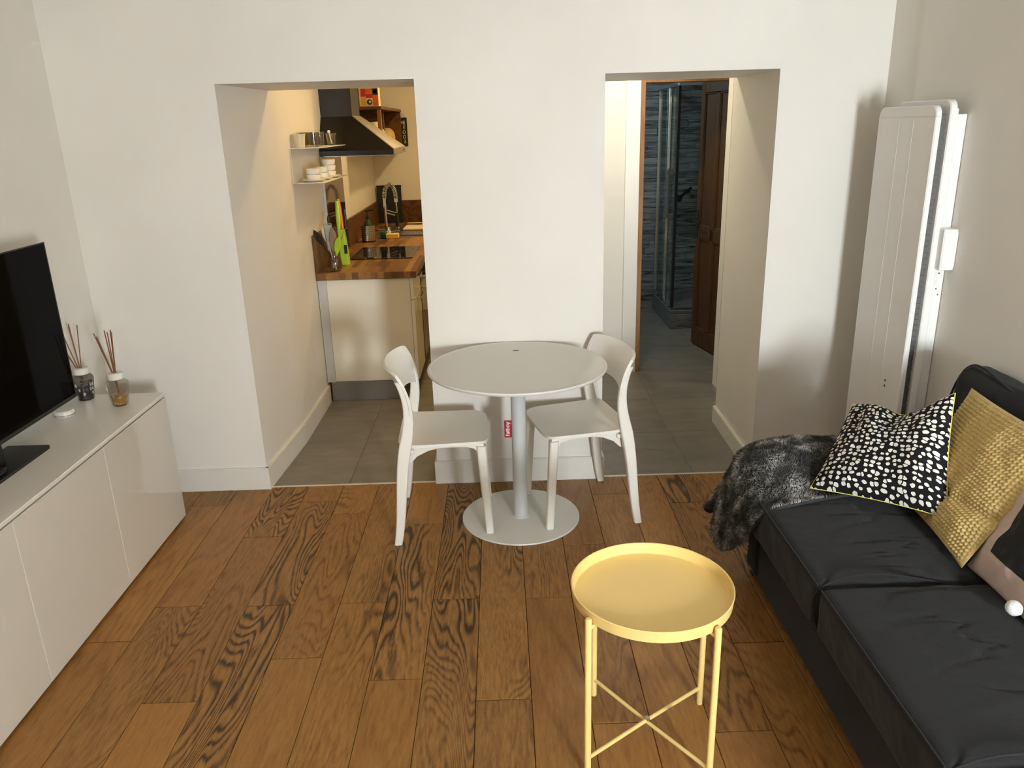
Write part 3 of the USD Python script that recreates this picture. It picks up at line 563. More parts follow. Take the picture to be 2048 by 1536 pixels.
# ------------------------------------------------------------------ fur throw over the far arm
ctl = np.array([
 [(1.66, 2.50, .478), (1.32, 2.50, .480), (1.12, 2.47, .480), (.965, 2.435, .472), (.897, 2.46, .425), (.888, 2.52, .345), (.889, 2.60, .255)],
 [(1.66, 2.59, .488), (1.32, 2.59, .490), (1.12, 2.58, .492), (.960, 2.56, .485), (.888, 2.59, .41), (.868, 2.645, .29), (.868, 2.69, .160)],
 [(1.66, 2.67, .545), (1.32, 2.67, .550), (1.12, 2.67, .552), (.955, 2.67, .53), (.880, 2.69, .41), (.862, 2.725, .27), (.858, 2.77, .110)],
 [(1.66, 2.74, .562), (1.32, 2.74, .565), (1.12, 2.75, .565), (.950, 2.75, .54), (.876, 2.76, .41), (.850, 2.79, .27), (.846, 2.825, .115)],
 [(1.66, 2.82, .560), (1.32, 2.82, .563), (1.12, 2.83, .560), (.955, 2.825, .535), (.885, 2.835, .42), (.858, 2.855, .30), (.848, 2.88, .175)],
 [(1.66, 2.855, .52), (1.32, 2.858, .52), (1.12, 2.87, .51), (.97, 2.855, .49), (.905, 2.862, .41), (.880, 2.872, .31), (.872, 2.885, .22)],
 [(1.66, 2.865, .40), (1.32, 2.868, .40), (1.12, 2.885, .40), (.99, 2.90, .39), (.900, 2.90, .355), (.858, 2.905, .295), (.828, 2.915, .225)],
 [(1.66, 2.87, .28), (1.32, 2.875, .28), (1.12, 2.89, .28), (1.00, 2.91, .28), (.935, 2.935, .25), (.885, 2.935, .22), (.845, 2.935, .19)]])
g1, g2 = np.linspace(0, 1, 8), np.linspace(0, 1, 7); a1, a2 = np.linspace(0, 1, 110), np.linspace(0, 1, 110)
P = np.stack([RectBivariateSpline(g1, g2, ctl[..., k], kx=3, ky=3)(a1, a2) for k in range(3)], -1)
s0, _ = sheet(P); t0 = trimesh.Trimesh(*s0, process=False)
N0 = t0.vertex_normals; sgn = 1 if N0[:, 2].mean() > 0 else -1
dd = .010*(meshkit.fbm(t0.vertices*16, 3, 2)-.5)
P = (np.array(t0.vertices)+sgn*N0*(dd[:, None]+.006)).reshape(110, 110, 3)
if sgn < 0: P = P[::-1]
s1, _ = sheet(P, .010)
th = obj('fur_throw', s1, 'fur_base', None, True)
# (re-homed below as a part of the throw)
stage.RemovePrim(th.GetPath()); taken[('/World', 'fur_throw')] = 0
tw = thing('fur_throw', 'dark grey faux fur throw draped over the far sofa arm', 'throw blanket')
obj('cloth', s1, 'fur_base', tw, True)
top = trimesh.Trimesh(*sheet(P)[0], process=False)
rs = np.random.default_rng(3)
nh = 42000
ar = top.area_faces; fi = rs.choice(len(ar), nh, p=ar/ar.sum()); bc = rs.dirichlet((1, 1, 1), nh)
root = (top.vertices[top.faces[fi]]*bc[..., None]).sum(1); nn = top.face_normals[fi]
swirl = np.stack([meshkit.noise(root*22, 4)-.5, meshkit.noise(root*22, 5)-.5, meshkit.noise(root*22, 6)-.7], -1)
ln = rs.uniform(.007, .015, (nh, 1)); jit = rs.normal(0, .25, (nh, 3))
tip = root+ln*(nn*.75+swirl*1.5+jit*.6); midp = root+ln*.5*(nn*.95+swirl*.6+jit*.3)
cv = UsdGeom.BasisCurves.Define(stage, tw.GetPath().pathString+'/pile')
cv.CreateTypeAttr('linear'); cv.CreateCurveVertexCountsAttr(Vt.IntArray.FromNumpy(np.full(nh, 3, np.int32)))
cv.CreatePointsAttr(Vt.Vec3fArray.FromNumpy(np.stack([root-nn*.001, midp, tip], 1).reshape(-1, 3).astype(np.float32)))
cv.CreateWidthsAttr(Vt.FloatArray.FromNumpy(np.tile(np.array([.0017, .0015, .0006], np.float32), nh))); cv.SetWidthsInterpolation('vertex')
UsdShade.MaterialBindingAPI.Apply(cv.GetPrim()).Bind(M['fur']); tag(cv.GetPrim(), 'short dense grey pile', None, None, 'stuff')

# ------------------------------------------------------------------ cushions
def cushion_grid(BL, BR, TR, TL, puff, n, seed, pinch=.05, wr=.006, bias=1.0):
    """Front and back sheets of a scatter cushion with its corners at four points; the front faces right-hand of BL->BR x BL->TL."""
    BL, BR, TR, TL = map(lambda q: np.asarray(q, float), (BL, BR, TR, TL))
    U, V = np.meshgrid(np.linspace(0, 1, n), np.linspace(0, 1, n), indexing='ij')
    a, b = 2*U-1, 2*V-1
    u2 = .5+.5*a*(1-pinch*(1-b**2)); v2 = .5+.5*b*(1-pinch*(1-a**2))
    u_, v_ = u2[..., None], v2[..., None]
    B = BL*(1-u_)*(1-v_)+BR*u_*(1-v_)+TR*u_*v_+TL*(1-u_)*v_
    nrm = np.cross(BR-BL, TL-BL); nrm /= np.linalg.norm(nrm)
    h = puff*((1-np.abs(a)**2.6)*(1-np.abs(b)**2.6))**.62
    w = wr*(meshkit.fbm(np.stack([U*5, V*5, 0*U], -1)+seed, 3, seed)-.5)*2*np.clip(h/puff*2, 0, 1)
    return B, nrm, h, w
def cushion(name, label, corners, puff, m, seed, n=72, front_fn=None, **kw):
    t = thing(name, label, 'cushion')
    B, nrm, h, w = cushion_grid(*corners, puff, n, seed, **kw)
    e = front_fn(n, h/puff) if front_fn else 0
    Fp = B+nrm*(h+w+e)[..., None]; Bp = B-nrm*(h*.8+w)[..., None]
    s, uv = sheet(Fp); s2, uv2 = sheet(Bp[::-1])
    return t, B, Fp, Bp, s, uv, s2, uv2
def rim(B): return np.vstack([B[:, 0], B[-1, 1:], B[::-1, -1][1:], B[0, ::-1][1:]])

# mustard waffle cushion leaning on the back cushion
def waffle(n, k):
    U, V = np.meshgrid(np.linspace(0, 1, n), np.linspace(0, 1, n), indexing='ij'); q = 34
    wob = .004*np.sin(V*9+U*4)
    c = np.abs(np.sin(PI*q*(U+wob)))**.7*np.abs(np.sin(PI*q*(V+wob)))**.7
    fold = -.030*np.exp(-((U-.50-.25*(V-.3))/.05)**2)*np.exp(-((V-.22)/.18)**2)-.022*np.exp(-((V-.30-.2*(U-.6))/.04)**2)*np.clip(U-.2, 0, 1)
    return .0062*c*np.clip(k*5-.3, 0, 1)+fold
t, B, Fp, Bp, s, uv, s2, uv2 = cushion('waffle_cushion', 'mustard yellow waffle-weave cushion leaning on the sofa back', ((1.390, 2.46, .470), (1.335, 2.005, .478), (1.545, 1.945, .885), (1.590, 2.50, .868)), .048, 'mustard', 3, 280, waffle, pinch=.04, wr=.012)
obj('front_cover', s, 'mustard', t, True, uv); obj('back_cover', s2, 'mustard', t, True, uv2)

# spotted cushion in front of it
def rumple(n, k):
    U, V = np.meshgrid(np.linspace(0, 1, n), np.linspace(0, 1, n), indexing='ij')
    d = -.035*np.exp(-((U-.52)/.10)**2)*np.clip((V-.45)/.5, 0, 1)-.012*np.exp(-((U-.33+.2*V)/.04)**2)*np.clip(V, 0, 1)-.010*np.exp(-((U-.70)/.035)**2)*np.clip((V-.4)*2, 0, 1)
    return d*np.clip(k*2, 0, 1)
SC = [(1.085, 2.535, .492), (1.380, 2.180, .548), (1.475, 2.400, .892), (1.300, 2.735, .735)]
t, B, Fp, Bp, s, uv, s2, uv2 = cushion('spotted_cushion', 'black cushion printed with white spots and edged in yellow piping', SC, .075, 'spots', 6, 96, rumple, pinch=.05, wr=.016)
nrm_ = np.cross(np.subtract(SC[1], SC[0]), np.subtract(SC[3], SC[0])); nrm_ /= np.linalg.norm(nrm_)
# the top edge sags between its two corners
sag = np.zeros((96, 96)); Ug, Vg = np.meshgrid(np.linspace(0, 1, 96), np.linspace(0, 1, 96), indexing='ij')
sag = -.058*np.clip(Vg, 0, 1)**2.5*np.exp(-((Ug-.60)/.26)**2)
for A_ in (B, Fp, Bp): A_[..., 2] += sag
s, uv = sheet(Fp); s2, uv2 = sheet(Bp[::-1])
obj('front_cover', s, 'spots', t, True, uv); obj('back_cover', s2, 'spots', t, True, uv2)
obj('piping', sweep(rim(B), ring(.0019, 7), nrm_), 'pipe_yellow', t, label='thin yellow piping around the edge')

# pink-bordered black cushion at the frame's right edge
PCc = [(1.375, 2.045, .462), (1.352, 1.60, .462), (1.555, 1.58, .875), (1.560, 2.03, .875)]
t = thing('bordered_cushion', 'black cushion with a dusty pink border at the sofa back', 'cushion')
n = 80
B, nrm, h, w = cushion_grid(*PCc, .055, n, 9, wr=.012)
Fp = B+nrm*(h+w)[..., None]; Bp = B-nrm*(h*.8+w)[..., None]
k0, k1 = 16, n-16
obj('back_cover', sheet(Bp[::-1])[0], 'pink', t, True); obj('border', cat_([trimesh.Trimesh(*sheet(q)[0], process=False) for q in (Fp[:, :k0+1], Fp[:, k1:], Fp[:k0+1, k0:k1+1], Fp[k1:, k0:k1+1])]), 'pink', t, True, label='dusty pink border')
obj('centre_panel', sheet(Fp[k0:k1+1, k0:k1+1]+nrm*.0006)[0], 'black_fabric', t, True, label='plain black centre')
pm = trimesh.creation.icosphere(3, .021); vv = np.array(pm.vertices); pm.vertices = vv*(1+.14*(meshkit.fbm(vv*130, 2, 1)-.5))[:, None]
pm.apply_translation((1.335, 1.765, .505)); obj('pompom', pm, 'pompom', t, True, label='white pompom')

# ------------------------------------------------------------------ kitchen run
WT = .885
kc = thing('kitchen_base_unit', 'cream kitchen base unit with a metal plinth under the worktop end', 'kitchen cabinet', (0, 0, 0))
obj('carcass', box(-1.18, -.602, 5.075, 5.497, .145, .838), 'cream_panel', kc)
obj('end_panel', box(-1.140, -.600, 5.058, 5.075, .145, .838, .001), 'cream_panel', kc)
obj('filler_strip', box(-1.197, -1.141, 5.056, 5.075, .140, .838, .001), 'filler_grey', kc, label='grey filler strip by the wall')
for z0, z1 in ((.145, .690), (.694, .835)):
    d_ = obj('drawer_front', box(-.597, -.575, 5.062, 5.497, z0, z1, .001), 'cream_gloss', kc)
    obj('edge_band', box(-.598, -.577, 5.058, 5.062, z0, z1), 'white_edge', d_)
    obj('handle', cat_([box(-.575, -.548, 5.21, 5.40, z1-.018, z1-.013, .001), box(-.553, -.548, 5.21, 5.40, z1-.032, z1-.013, .001)]), 'steel', d_)
obj('plinth', box(-1.18, -.70, 5.085, 5.10, .0, .139), 'plinth', kc, label='brushed metal plinth'); obj('plinth', box(-.71, -.695, 5.085, 7.8, 0, .139), 'plinth', kc)
ov = thing('oven', 'black built-in oven under the worktop', 'oven', (0, 0, 0))
obj('housing', box(-1.18, -.60, 5.505, 6.10, .145, .838), 'black_satin', ov)
obj('oven_door', box(-.60, -.572, 5.505, 6.10, .16, .70, .003), 'black_glass', ov); obj('control_panel', box(-.60, -.570, 5.505, 6.10, .704, .836, .003), 'black_gloss', ov)
obj('handle', cat_([tube([(-.53, 5.55, .665), (-.53, 6.05, .665)], .008), tube([(-.575, 5.60, .665), (-.53, 5.60, .665)], .006), tube([(-.575, 6.0, .665), (-.53, 6.0, .665)], .006)]), 'steel', ov)
for k in range(4): obj('knob', move(cyl(.016, 0, .022, n=20), frame((-.570, 5.62+.12*k, .77), (0, 1, 0), (0, 0, 1), (1, 0, 0))), 'black_satin', ov)
k2 = thing('kitchen_base_unit', 'cream kitchen base unit beyond the oven under the sink', 'kitchen cabinet', (0, 0, 0))
obj('carcass', box(-1.18, -.602, 6.105, 7.84, .145, .695), 'cream_panel', k2); obj('door', box(-.597, -.575, 6.108, 6.95, .145, .835, .001), 'cream_gloss', k2); obj('door', box(-.597, -.575, 6.953, 7.84, .145, .835, .001), 'cream_gloss', k2)
wk = obj('worktop', cat_([box(-1.198, -.552, 5.035, 6.70, .838, WT, .003), box(-1.198, -.552, 7.50, 7.848, .838, WT), box(-1.198, -1.06, 6.70, 7.50, .838, WT), box(-.62, -.552, 6.70, 7.50, .838, WT)]), 'worktop')
tag(wk, 'brown butcher-block worktop along the kitchen wall', 'worktop')
up = thing('upstand', 'dark wooden splash boards standing along the worktop', 'splashback', (0, 0, 0))
obj('board', box(-1.199, -1.172, 5.035, 5.498, WT, 1.128, .002), 'walnut_v', up); obj('board', box(-1.199, -1.180, 6.205, 7.83, WT, 1.095, .002), 'walnut', up); obj('board', box(-1.18, -.2, 7.83, 7.849, WT, 1.095, .002), 'walnut', up)
sg = thing('splash_glass', 'dark mirrored glass panel behind the hob', 'splashback', (0, 0, 0))
M['mirror_dark'] = plain('mirror_dark', (.22, .175, .125), .06, metal=1.)
obj('glass', box(-1.199, -1.190, 5.515, 6.20, WT, 1.585, .001), 'mirror_dark', sg); obj('edge_profile', box(-1.199, -1.184, 5.500, 5.515, WT, 1.59, .001), 'filler_grey', sg)
hb = thing('hob', 'black glass induction hob set into the worktop', 'hob', (0, 0, 0))
obj('glass', box(-1.075, -.625, 5.555, 6.125, WT, WT+.006, .001), 'black_glass', hb)
for a, c in ((-.96, 5.70), (-.74, 5.70), (-.96, 5.98), (-.74, 5.98)): obj('zone_ring', lathe([(.080, WT+.0060), (.083, WT+.0060), (.083, WT+.0063), (.080, WT+.0063)], 48, a, c), 'dark_metal', hb)

# extractor hood on the left wall
hoo = thing('cooker_hood', 'black chimney cooker hood with a steel front above the hob', 'cooker hood', (0, 0, 0))
bx0, bx1, by0, by1 = -1.199, -.700, 5.50, 6.17
cx0, cx1, cy0, cy1 = -1.199, -.985, 5.66, 5.98
lo = np.array([(bx0, by0), (bx1, by0), (bx1, by1), (bx0, by1)]); hi = np.array([(cx0, cy0), (cx1, cy0), (cx1, cy1), (cx0, cy1)])
obj('chimney', box(cx0, cx1, cy0, cy1, 1.84, 2.5, .002), 'black_enamel', hoo)
obj('canopy', loft([[(a, b, 1.630) for a, b in lo], [(a, b, 1.848) for a, b in hi]]), 'black_gloss', hoo)
obj('rim', box(bx0, bx1, by0, by1, 1.595, 1.630, .002), 'black_enamel', hoo)
v0 = np.array([(bx1+.001, by0, 1.630), (bx1+.001, by1, 1.630), (cx1+.001, cy1, 1.848), (cx1+.001, cy0, 1.848)]); nv = np.cross(v0[1]-v0[0], v0[3]-v0[0]); nv /= np.linalg.norm(nv)
obj('front_panel', loft([v0, v0+nv*.006]), 'steel_satin', hoo, label='satin steel sloping front'); fr_ = obj('front_rim', box(bx1, bx1+.006, by0, by1, 1.593, 1.632, .001), 'steel_satin', hoo)
obj('switch', box(bx1+.006, bx1+.008, 6.02, 6.10, 1.609, 1.617), 'black_satin', fr_)
obj('filter', box(bx0+.02, bx1-.02, by0+.02, by1-.02, 1.590, 1.596), 'steel', hoo)

# folded white metal wall shelf
shf = thing('wall_shelf', 'white folded metal wall shelf with two plates beside the hood', 'shelf', (0, 0, 0))
SY0, SY1 = 4.735, 5.50
obj('top_plate', box(-1.198, -1.015, SY0, SY1, 1.664, 1.6675, .0008), 'white_matt', shf); obj('bottom_plate', box(-1.198, -1.012, SY0, SY1, 1.468, 1.4715, .0008), 'white_matt', shf)
obj('back_plate', box(-1.1995, -1.196, SY0, SY1-.10, 1.468, 1.667, .0008), 'white_matt', shf)
TZ, BZ = 1.6675, 1.4715
# things on the upper plate
pb = thing('food_box', 'pale translucent storage tub at the near end of the shelf', 'storage box', (-1.155, 4.80, TZ)); obj('tub', lathe([(0, 0), (.030, 0), (.037, .075), (.035, .075), (.029, .003), (0, .003)], 40), 'frost', pb, 40); obj('rim', lathe([(.035, .072), (.040, .072), (.040, .078), (.035, .078)], 40), 'frost', pb, 40)
def tumbler(label, loc, h=.085, src=None):
    t = thing('tumbler', label, 'glass', loc, 0, 'clear tumblers on the upper shelf plate')
    obj('glass', lathe([(0, 0), (.022, 0), (.026, .01), (.0285, h), (.0265, h), (.0245, .012), (0, .010)], 28), 'tumbler', t, 40)
    return t
tspots = [(-1.165, 4.905), (-1.10, 4.93), (-1.168, 4.985), (-1.105, 5.00), (-1.168, 5.06), (-1.108, 5.075), (-1.168, 5.135), (-1.11, 5.15)]
tl = ['clear tumbler next to the pale storage tub by the wall', 'clear tumbler next to the storage tub, at the plate edge', 'second clear tumbler along the wall from the tub', 'second clear tumbler along the plate edge from the tub',
      'third clear tumbler along the wall from the tub', 'third clear tumbler along the plate edge from the tub', 'last clear tumbler of the row along the wall', 'last clear tumbler of the row along the plate edge']
t1 = tumbler(tl[0], (*tspots[0], TZ))
for l_, p_ in zip(tl[1:], tspots[1:]): dup(t1, l_, (*p_, TZ))
tg = thing('drinking_glass', 'single ribbed glass holding a white spoon, right end of shelf', 'glass', (-1.062, 5.27, TZ))
obj('glass', lathe([(0, 0), (.024, 0), (.029, .015), (.0355, .075), (.0335, .075), (.027, .016), (0, .012)], 12), 'tumbler', tg, 20)
sp = thing('white_spoon', 'white plastic spoon standing in the single glass', 'spoon', (-1.062, 5.27, TZ+.013)); obj('handle', tube([(0, 0, 0), (-.012, 0, .072)], .004, 8), 'cap_white', sp); obj('bowl', move(trimesh.creation.icosphere(2, .010), np.diag([1, .5, 1, 1])@frame((-.012, 0, .072), (1, 0, 0), (0, 1, 0), (0, 0, 1))), 'cap_white', sp)
# stacked ramekins and plates on the lower plate
def ramekin(label, loc):
    t = thing('ramekin', label, 'bowl', loc, 0, 'white ramekins on the lower shelf plate')
    obj('bowl', lathe([(0, 0), (.034, 0), (.040, .006), (.043, .030), (.0445, .034), (.041, .034), (.036, .007), (0, .005)], 36), 'porcelain', t, 40); obj('foot_ring', lathe([(.030, -.002), (.034, -.002), (.034, .001), (.030, .001)], 36), 'porcelain', t, 40)
    return t
PZ = BZ+.018
def plate(label, loc):
    t = thing('saucer', label, 'plate', loc, 0, 'white plates on the lower shelf plate')
    obj('dish', lathe([(0, 0), (.045, 0), (.066, .010), (.072, .0145), (.070, .016), (.046, .004), (0, .004)], 48), 'porcelain', t, 40); obj('foot_ring', lathe([(.038, -.0015), (.042, -.0015), (.042, .001), (.038, .001)], 48), 'porcelain', t, 40)
    return t
pl = plate('white plate under the nearest stack of ramekins', (-1.100, 4.835, BZ+.0015)); dup(pl, 'white plate under the middle stack of ramekins', (-1.095, 5.02, BZ+.0015)); dup(pl, 'white plate under the farthest stack of ramekins', (-1.085, 5.22, BZ+.0015))
r1 = ramekin('lower white ramekin of the nearest stack', (-1.10, 4.835, BZ+.0075)); 
dup(r1, 'upper white ramekin of the nearest stack', (-1.10, 4.835, BZ+.0435))
for q, (a, c) in (('middle', (-1.095, 5.02)), ('farthest', (-1.085, 5.22))):
    dup(r1, f'lowest white ramekin of the {q} stack', (a, c, BZ+.0075)); dup(r1, f'second white ramekin of the {q} stack', (a, c, BZ+.0435))
dup(r1, 'top white ramekin of the farthest stack', (-1.085, 5.22, BZ+.0795))

# wooden box shelf in the back corner
un = thing('wooden_shelf_unit', 'open wooden box shelf on the wall beyond the hood', 'shelf', (0, 0, 0))
ux0, ux1, uy0, uy1, uz0, uz1 = -1.199, -.905, 6.50, 7.82, 1.60, 1.93
obj('top_board', box(ux0, ux1+.008, uy0-.008, uy1, uz1-.022, uz1, .002), 'walnut', un); obj('bottom_board', box(ux0, ux1, uy0, uy1, uz0, uz0+.02, .002), 'walnut', un)
obj('end_board', box(ux0, ux1, uy1-.02, uy1, uz0+.02, uz1-.022, .001), 'walnut', un); obj('divider', box(ux0, ux1-.03, 6.86, 6.88, uz0+.02, uz1-.022, .001), 'walnut', un)
obj('post', box(ux1-.03, ux1, uy0, uy0+.03, uz0+.02, uz1-.022, .002), 'jamb_wood', un); obj('back_board', box(ux0, ux0+.012, uy0, uy1-.02, uz0+.02, uz1-.022), 'walnut', un)
bt = thing('biscuit_tin', 'colourful square tin with a red and yellow patchwork print', 'tin', (-1.0, 6.60, uz1))
obj('body', box(-.125, .078, -.03, .06, 0, .142, .003), 'print_cream', bt)
def fl_(x0, x1, z0, z1, m_, n_='print_patch'): obj(n_, box(x0, x1, -.0312, -.0298, z0, z1), m_, bt)
fl_(-.120, -.076, .072, .137, 'print_wine'); fl_(-.120, -.076, .006, .070, 'print_dark'); fl_(-.109, -.087, .050, .066, 'print_grey'); fl_(-.112, -.085, .014, .038, 'print_grey')
fl_(-.062, -.022, .075, .134, 'print_red'); fl_(-.022, .030, .095, .134, 'print_orange'); fl_(.030, .072, .085, .134, 'print_dark'); fl_(.036, .066, .098, .125, 'print_yellow'); fl_(-.062, -.022, .008, .072, 'print_yellow')
fl_(-.022, .030, .065, .094, 'print_red'); fl_(.030, .072, .008, .084, 'print_orange'); fl_(-.020, .028, .008, .064, 'print_cream'); obj('print_disc', move(cyl(.021, 0, .0006, n=24), frame((.004, -.0312, .034), (1, 0, 0), (0, 0, 1), (0, -1, 0))), 'print_dark', bt); obj('print_disc', move(cyl(.010, 0, .0006, n=20), frame((.008, -.0318, .036), (1, 0, 0), (0, 0, 1), (0, -1, 0))), 'print_cream', bt)
mg = thing('white_mug', 'white mug in the near cell of the wooden shelf', 'mug', (-.985, 6.60, uz0+.02)); obj('cup', lathe([(0, 0), (.034, 0), (.042, .12), (.048, .195), (.045, .195), (.038, .12), (.03, .004), (0, .004)], 36), 'paper', mg, 40); obj('handle', tube(spline([(.04, 0, .14), (.075, 0, .13), (.07, 0, .07), (.037, 0, .05)], 16), .006, 8), 'paper', mg)
lf = thing('bread_loaf', 'round-topped loaf in the far cell of the wooden shelf', 'bread', (-1.0, 7.45, uz0+.02)); 
blf = trimesh.creation.icosphere(3, 1.); vv = np.array(blf.vertices); vv = np.sign(vv)*np.abs(vv)**.8*np.array([.075, .12, .10]); vv[:, 2] = np.where(vv[:, 2] < 0, vv[:, 2]*.5, vv[:, 2])+.05; blf.vertices = vv; obj('crust', blf, 'bread', lf, True)
rb = thing('red_carton', 'small red carton with a white label in the wooden shelf', 'carton', (-.935, 7.10, uz0+.02)); obj('carton', box(-.035, .028, -.03, .05, 0, .075, .002), 'print_red', rb); obj('label', box(-.033, .028, -.0308, -.029, .035, .070), 'paper', rb)
# black sign with yellow characters hanging beyond the shelf
sn = thing('letter_sign', 'narrow black wall sign with a column of yellow characters', 'sign', (-.890, 7.846, 1.60))
obj('board', box(-.06, .038, -.010, 0, 0, .258, .001), 'black_satin', sn); obj('cord', tube([(-.02, -.004, .258), (.0, -.002, .30), (.02, -.004, .258)], .0012, 6), 'dark_metal', sn)
for k, (c_, m_) in enumerate((('HE', 'paper'), ('E', 'print_lemon'), ('O', 'print_lemon'), ('O', 'print_lemon'), ('3', 'print_lemon'))):
    tt = text(c_, .030, .001); b_ = tt.bounds; tt.apply_translation((.022-b_[1][0], 0, 0))
    obj('character', move(tt, frame((0, -.0102, .198-k*.043), (1, 0, 0), (0, 0, 1), (0, -1, 0))), m_, sn)

# black tray, tap, sink, soap, sponge
bd = thing('black_board', 'black rectangular board leaning on the kitchen end wall', 'tray', (-1.065, 7.80, WT)); obj('panel', move(box(-.118, .118, -.006, .006, 0, .355, .003), trimesh.transformations.rotation_matrix(-.05, (1, 0, 0))), 'black_satin', bd); obj('lip', move(box(-.122, .122, -.010, .008, .345, .357, .003), trimesh.transformations.rotation_matrix(-.05, (1, 0, 0))), 'black_enamel', bd)
sk = thing('sink', 'stainless steel inset sink at the end of the worktop', 'sink', (0, 0, 0))
obj('basin', cat_([box(-1.05, -1.03, 6.72, 7.48, .72, WT+.003), box(-.65, -.63, 6.72, 7.48, .72, WT+.003), box(-1.05, -.63, 6.72, 6.74, .72, WT+.003), box(-1.05, -.63, 7.46, 7.48, .72, WT+.003), box(-1.05, -.63, 6.72, 7.48, .70, .72)]), 'steel', sk)
obj('rim', cat_([box(-1.065, -.615, 6.695, 6.725, WT, WT+.006, .002), box(-1.065, -.615, 7.475, 7.505, WT, WT+.006, .002), box(-1.065, -1.03, 6.72, 7.48, WT, WT+.006, .002), box(-.65, -.615, 6.72, 7.48, WT, WT+.006, .002)]), 'steel', sk)
co = thing('dish_drainer', 'perforated steel dish drainer with a pale tray over the sink', 'dish rack', (-.86, 6.78, WT+.006))
obj('side', box(-.012, .24, -.006, 0, 0, .034, .002), 'steel', co)
for k in range(9): obj('hole', move(cyl(.0035, 0, .0008, n=8), frame((.035+k*.022, -.0061, .026), (1, 0, 0), (0, 0, 1), (0, -1, 0))), 'dark_metal', co)
obj('tray', cat_([box(.02, .24, .10, .36, .03, .045, .003), box(.02, .24, .08, .10, .036, .048, .003)]), 'print_cream', co); obj('bar', tube([(.03, .38, .06), (.24, .38, .06)], .004, 8), 'porcelain', co); obj('frame', cat_([tube([(.03, .38, .0), (.03, .38, .06)], .003, 8), box(0, .24, 0, .40, 0, .004)]), 'steel', co)
fa = thing('kitchen_tap', 'chrome spring-neck pull-down tap at the sink', 'tap', (-.985, 6.93, WT+.006))
obj('base', lathe([(0, 0), (.034, 0), (.034, .006), (.030, .02), (.022, .028), (.018, .06), (0, .06)], 32, .01, 0), 'chrome', fa, 40)
obj('column', tube([(-.004, 0, .02), (-.004, 0, .305)], .0125, 16), 'chrome', fa, 40)
arc = np.array([(-.004+.05*(1-math.cos(t_)), 0, .305+.110*math.sin(t_)**.85 if t_ < PI else .305) for t_ in np.linspace(0.001, PI-.001, 60)])
arc = spline([(-.004, 0, .300), (.0, 0, .345), (.018, 0, .395), (.047, 0, .418), (.075, 0, .395), (.092, 0, .345), (.096, 0, .295)], 80)
obj('hose', tube(arc, .0065, 10), 'dark_metal', fa, 40)
tt_ = np.linspace(0, 1, 900); L_ = CubicSpline(np.linspace(0, 1, 80), arc); cpos = L_(tt_); cd = L_(tt_, 1); cd /= np.linalg.norm(cd, axis=1)[:, None]; n1 = np.cross(cd, [0, 1, 0]); n1 /= np.linalg.norm(n1, axis=1)[:, None]; n2 = np.cross(cd, n1); ph = tt_*2*PI*27
hel = cpos+.0145*(np.cos(ph)[:, None]*n1+np.sin(ph)[:, None]*n2)
obj('spring', sweep(hel, ring(.0036, 6), (.02, 1, .01)), 'chrome', fa, 40)
obj('ferrule', cyl(.016, .268, .298, .096, 0, 20), 'chrome', fa, 40); obj('drop_tube', tube([(.096, 0, .17), (.096, 0, .27)], .0055, 10), 'chrome', fa, 40)
sh_ = obj('spray_head', lathe([(0, .055), (.014, .055), (.016, .07), (.015, .165), (.009, .178), (0, .178)], 20, .094, 0), 'black_satin', fa, 40, label='black spray head'); obj('nozzle', cyl(.015, .035, .056, .094, 0, 20), 'chrome', sh_, 40)
obj('holder_arm', cat_([tube([(-.004, 0, .205), (.090, 0, .175)], .005, 8), tube([(-.004, 0, .180), (.090, 0, .150)], .0055, 8)]), 'chrome', fa, 40)
obj('lever', tube([(-.015, -.01, .035), (-.085, -.03, .045)], .005, 8), 'chrome', fa, 40); obj('spout', tube([(.03, -.005, .015), (.11, -.01, .02)], .012, 12), 'chrome', fa, 40)
ut = thing('steel_caddy', 'perforated stainless cylinder holding the soap bottle', 'utensil holder', (-1.078, 6.49, WT))
obj('cylinder', lathe([(0, .008), (.054, .008), (.054, .132), (.052, .132), (.052, .010), (0, .010)], 48), 'steel', ut, 40); obj('base_ring', lathe([(0, 0), (.058, 0), (.058, .010), (.054, .012), (0, .012)], 48), 'black_satin', ut, 40)
for a in np.linspace(-2.9, -.3, 9):
    for zz in range(7): obj('hole', move(cyl(.0032, 0, .0008, n=6), frame((.0541*math.cos(a), .0541*math.sin(a), .025+zz*.0155), (-math.sin(a), math.cos(a), 0), (0, 0, 1), (math.cos(a), math.sin(a), 0))), 'dark_metal', ut)
sbt = thing('soap_bottle', 'dark green soap bottle with a black pump in the caddy', 'soap dispenser', (-1.078, 6.49, WT+.0125)); obj('bottle', lathe([(0, 0), (.032, 0), (.034, .10), (.030, .135), (.014, .165), (.012, .172), (0, .172)], 28), 'green_soap', sbt, 40); obj('pump', cat_([cyl(.013, .17, .192, n=20), tube([(0, 0, .19), (0, 0, .232)], .005, 8), tube([(-.014, 0, .234), (.062, -.01, .245)], .0055, 8)]), 'black_satin', sbt)
spg = thing('sponge', 'yellow washing-up sponge on the worktop by the tap', 'sponge', (-.895, 6.645, WT)); obj('foam', box(-.062, .045, -.03, .035, 0, .042, .006), 'sponge', spg); obj('scourer', box(-.062, .045, .035, .043, 0, .042, .003), 'sponge_green', spg)
sg2 = thing('scourer_pad', 'dark green scouring pad beside the sponge', 'scourer', (-.982, 6.66, WT)); obj('pad', box(-.022, .022, -.03, .04, .026, .058, .004), 'sponge_green', sg2); obj('under_pad', box(-.022, .022, -.03, .04, 0, .026, .004), 'cloth_blue', sg2)

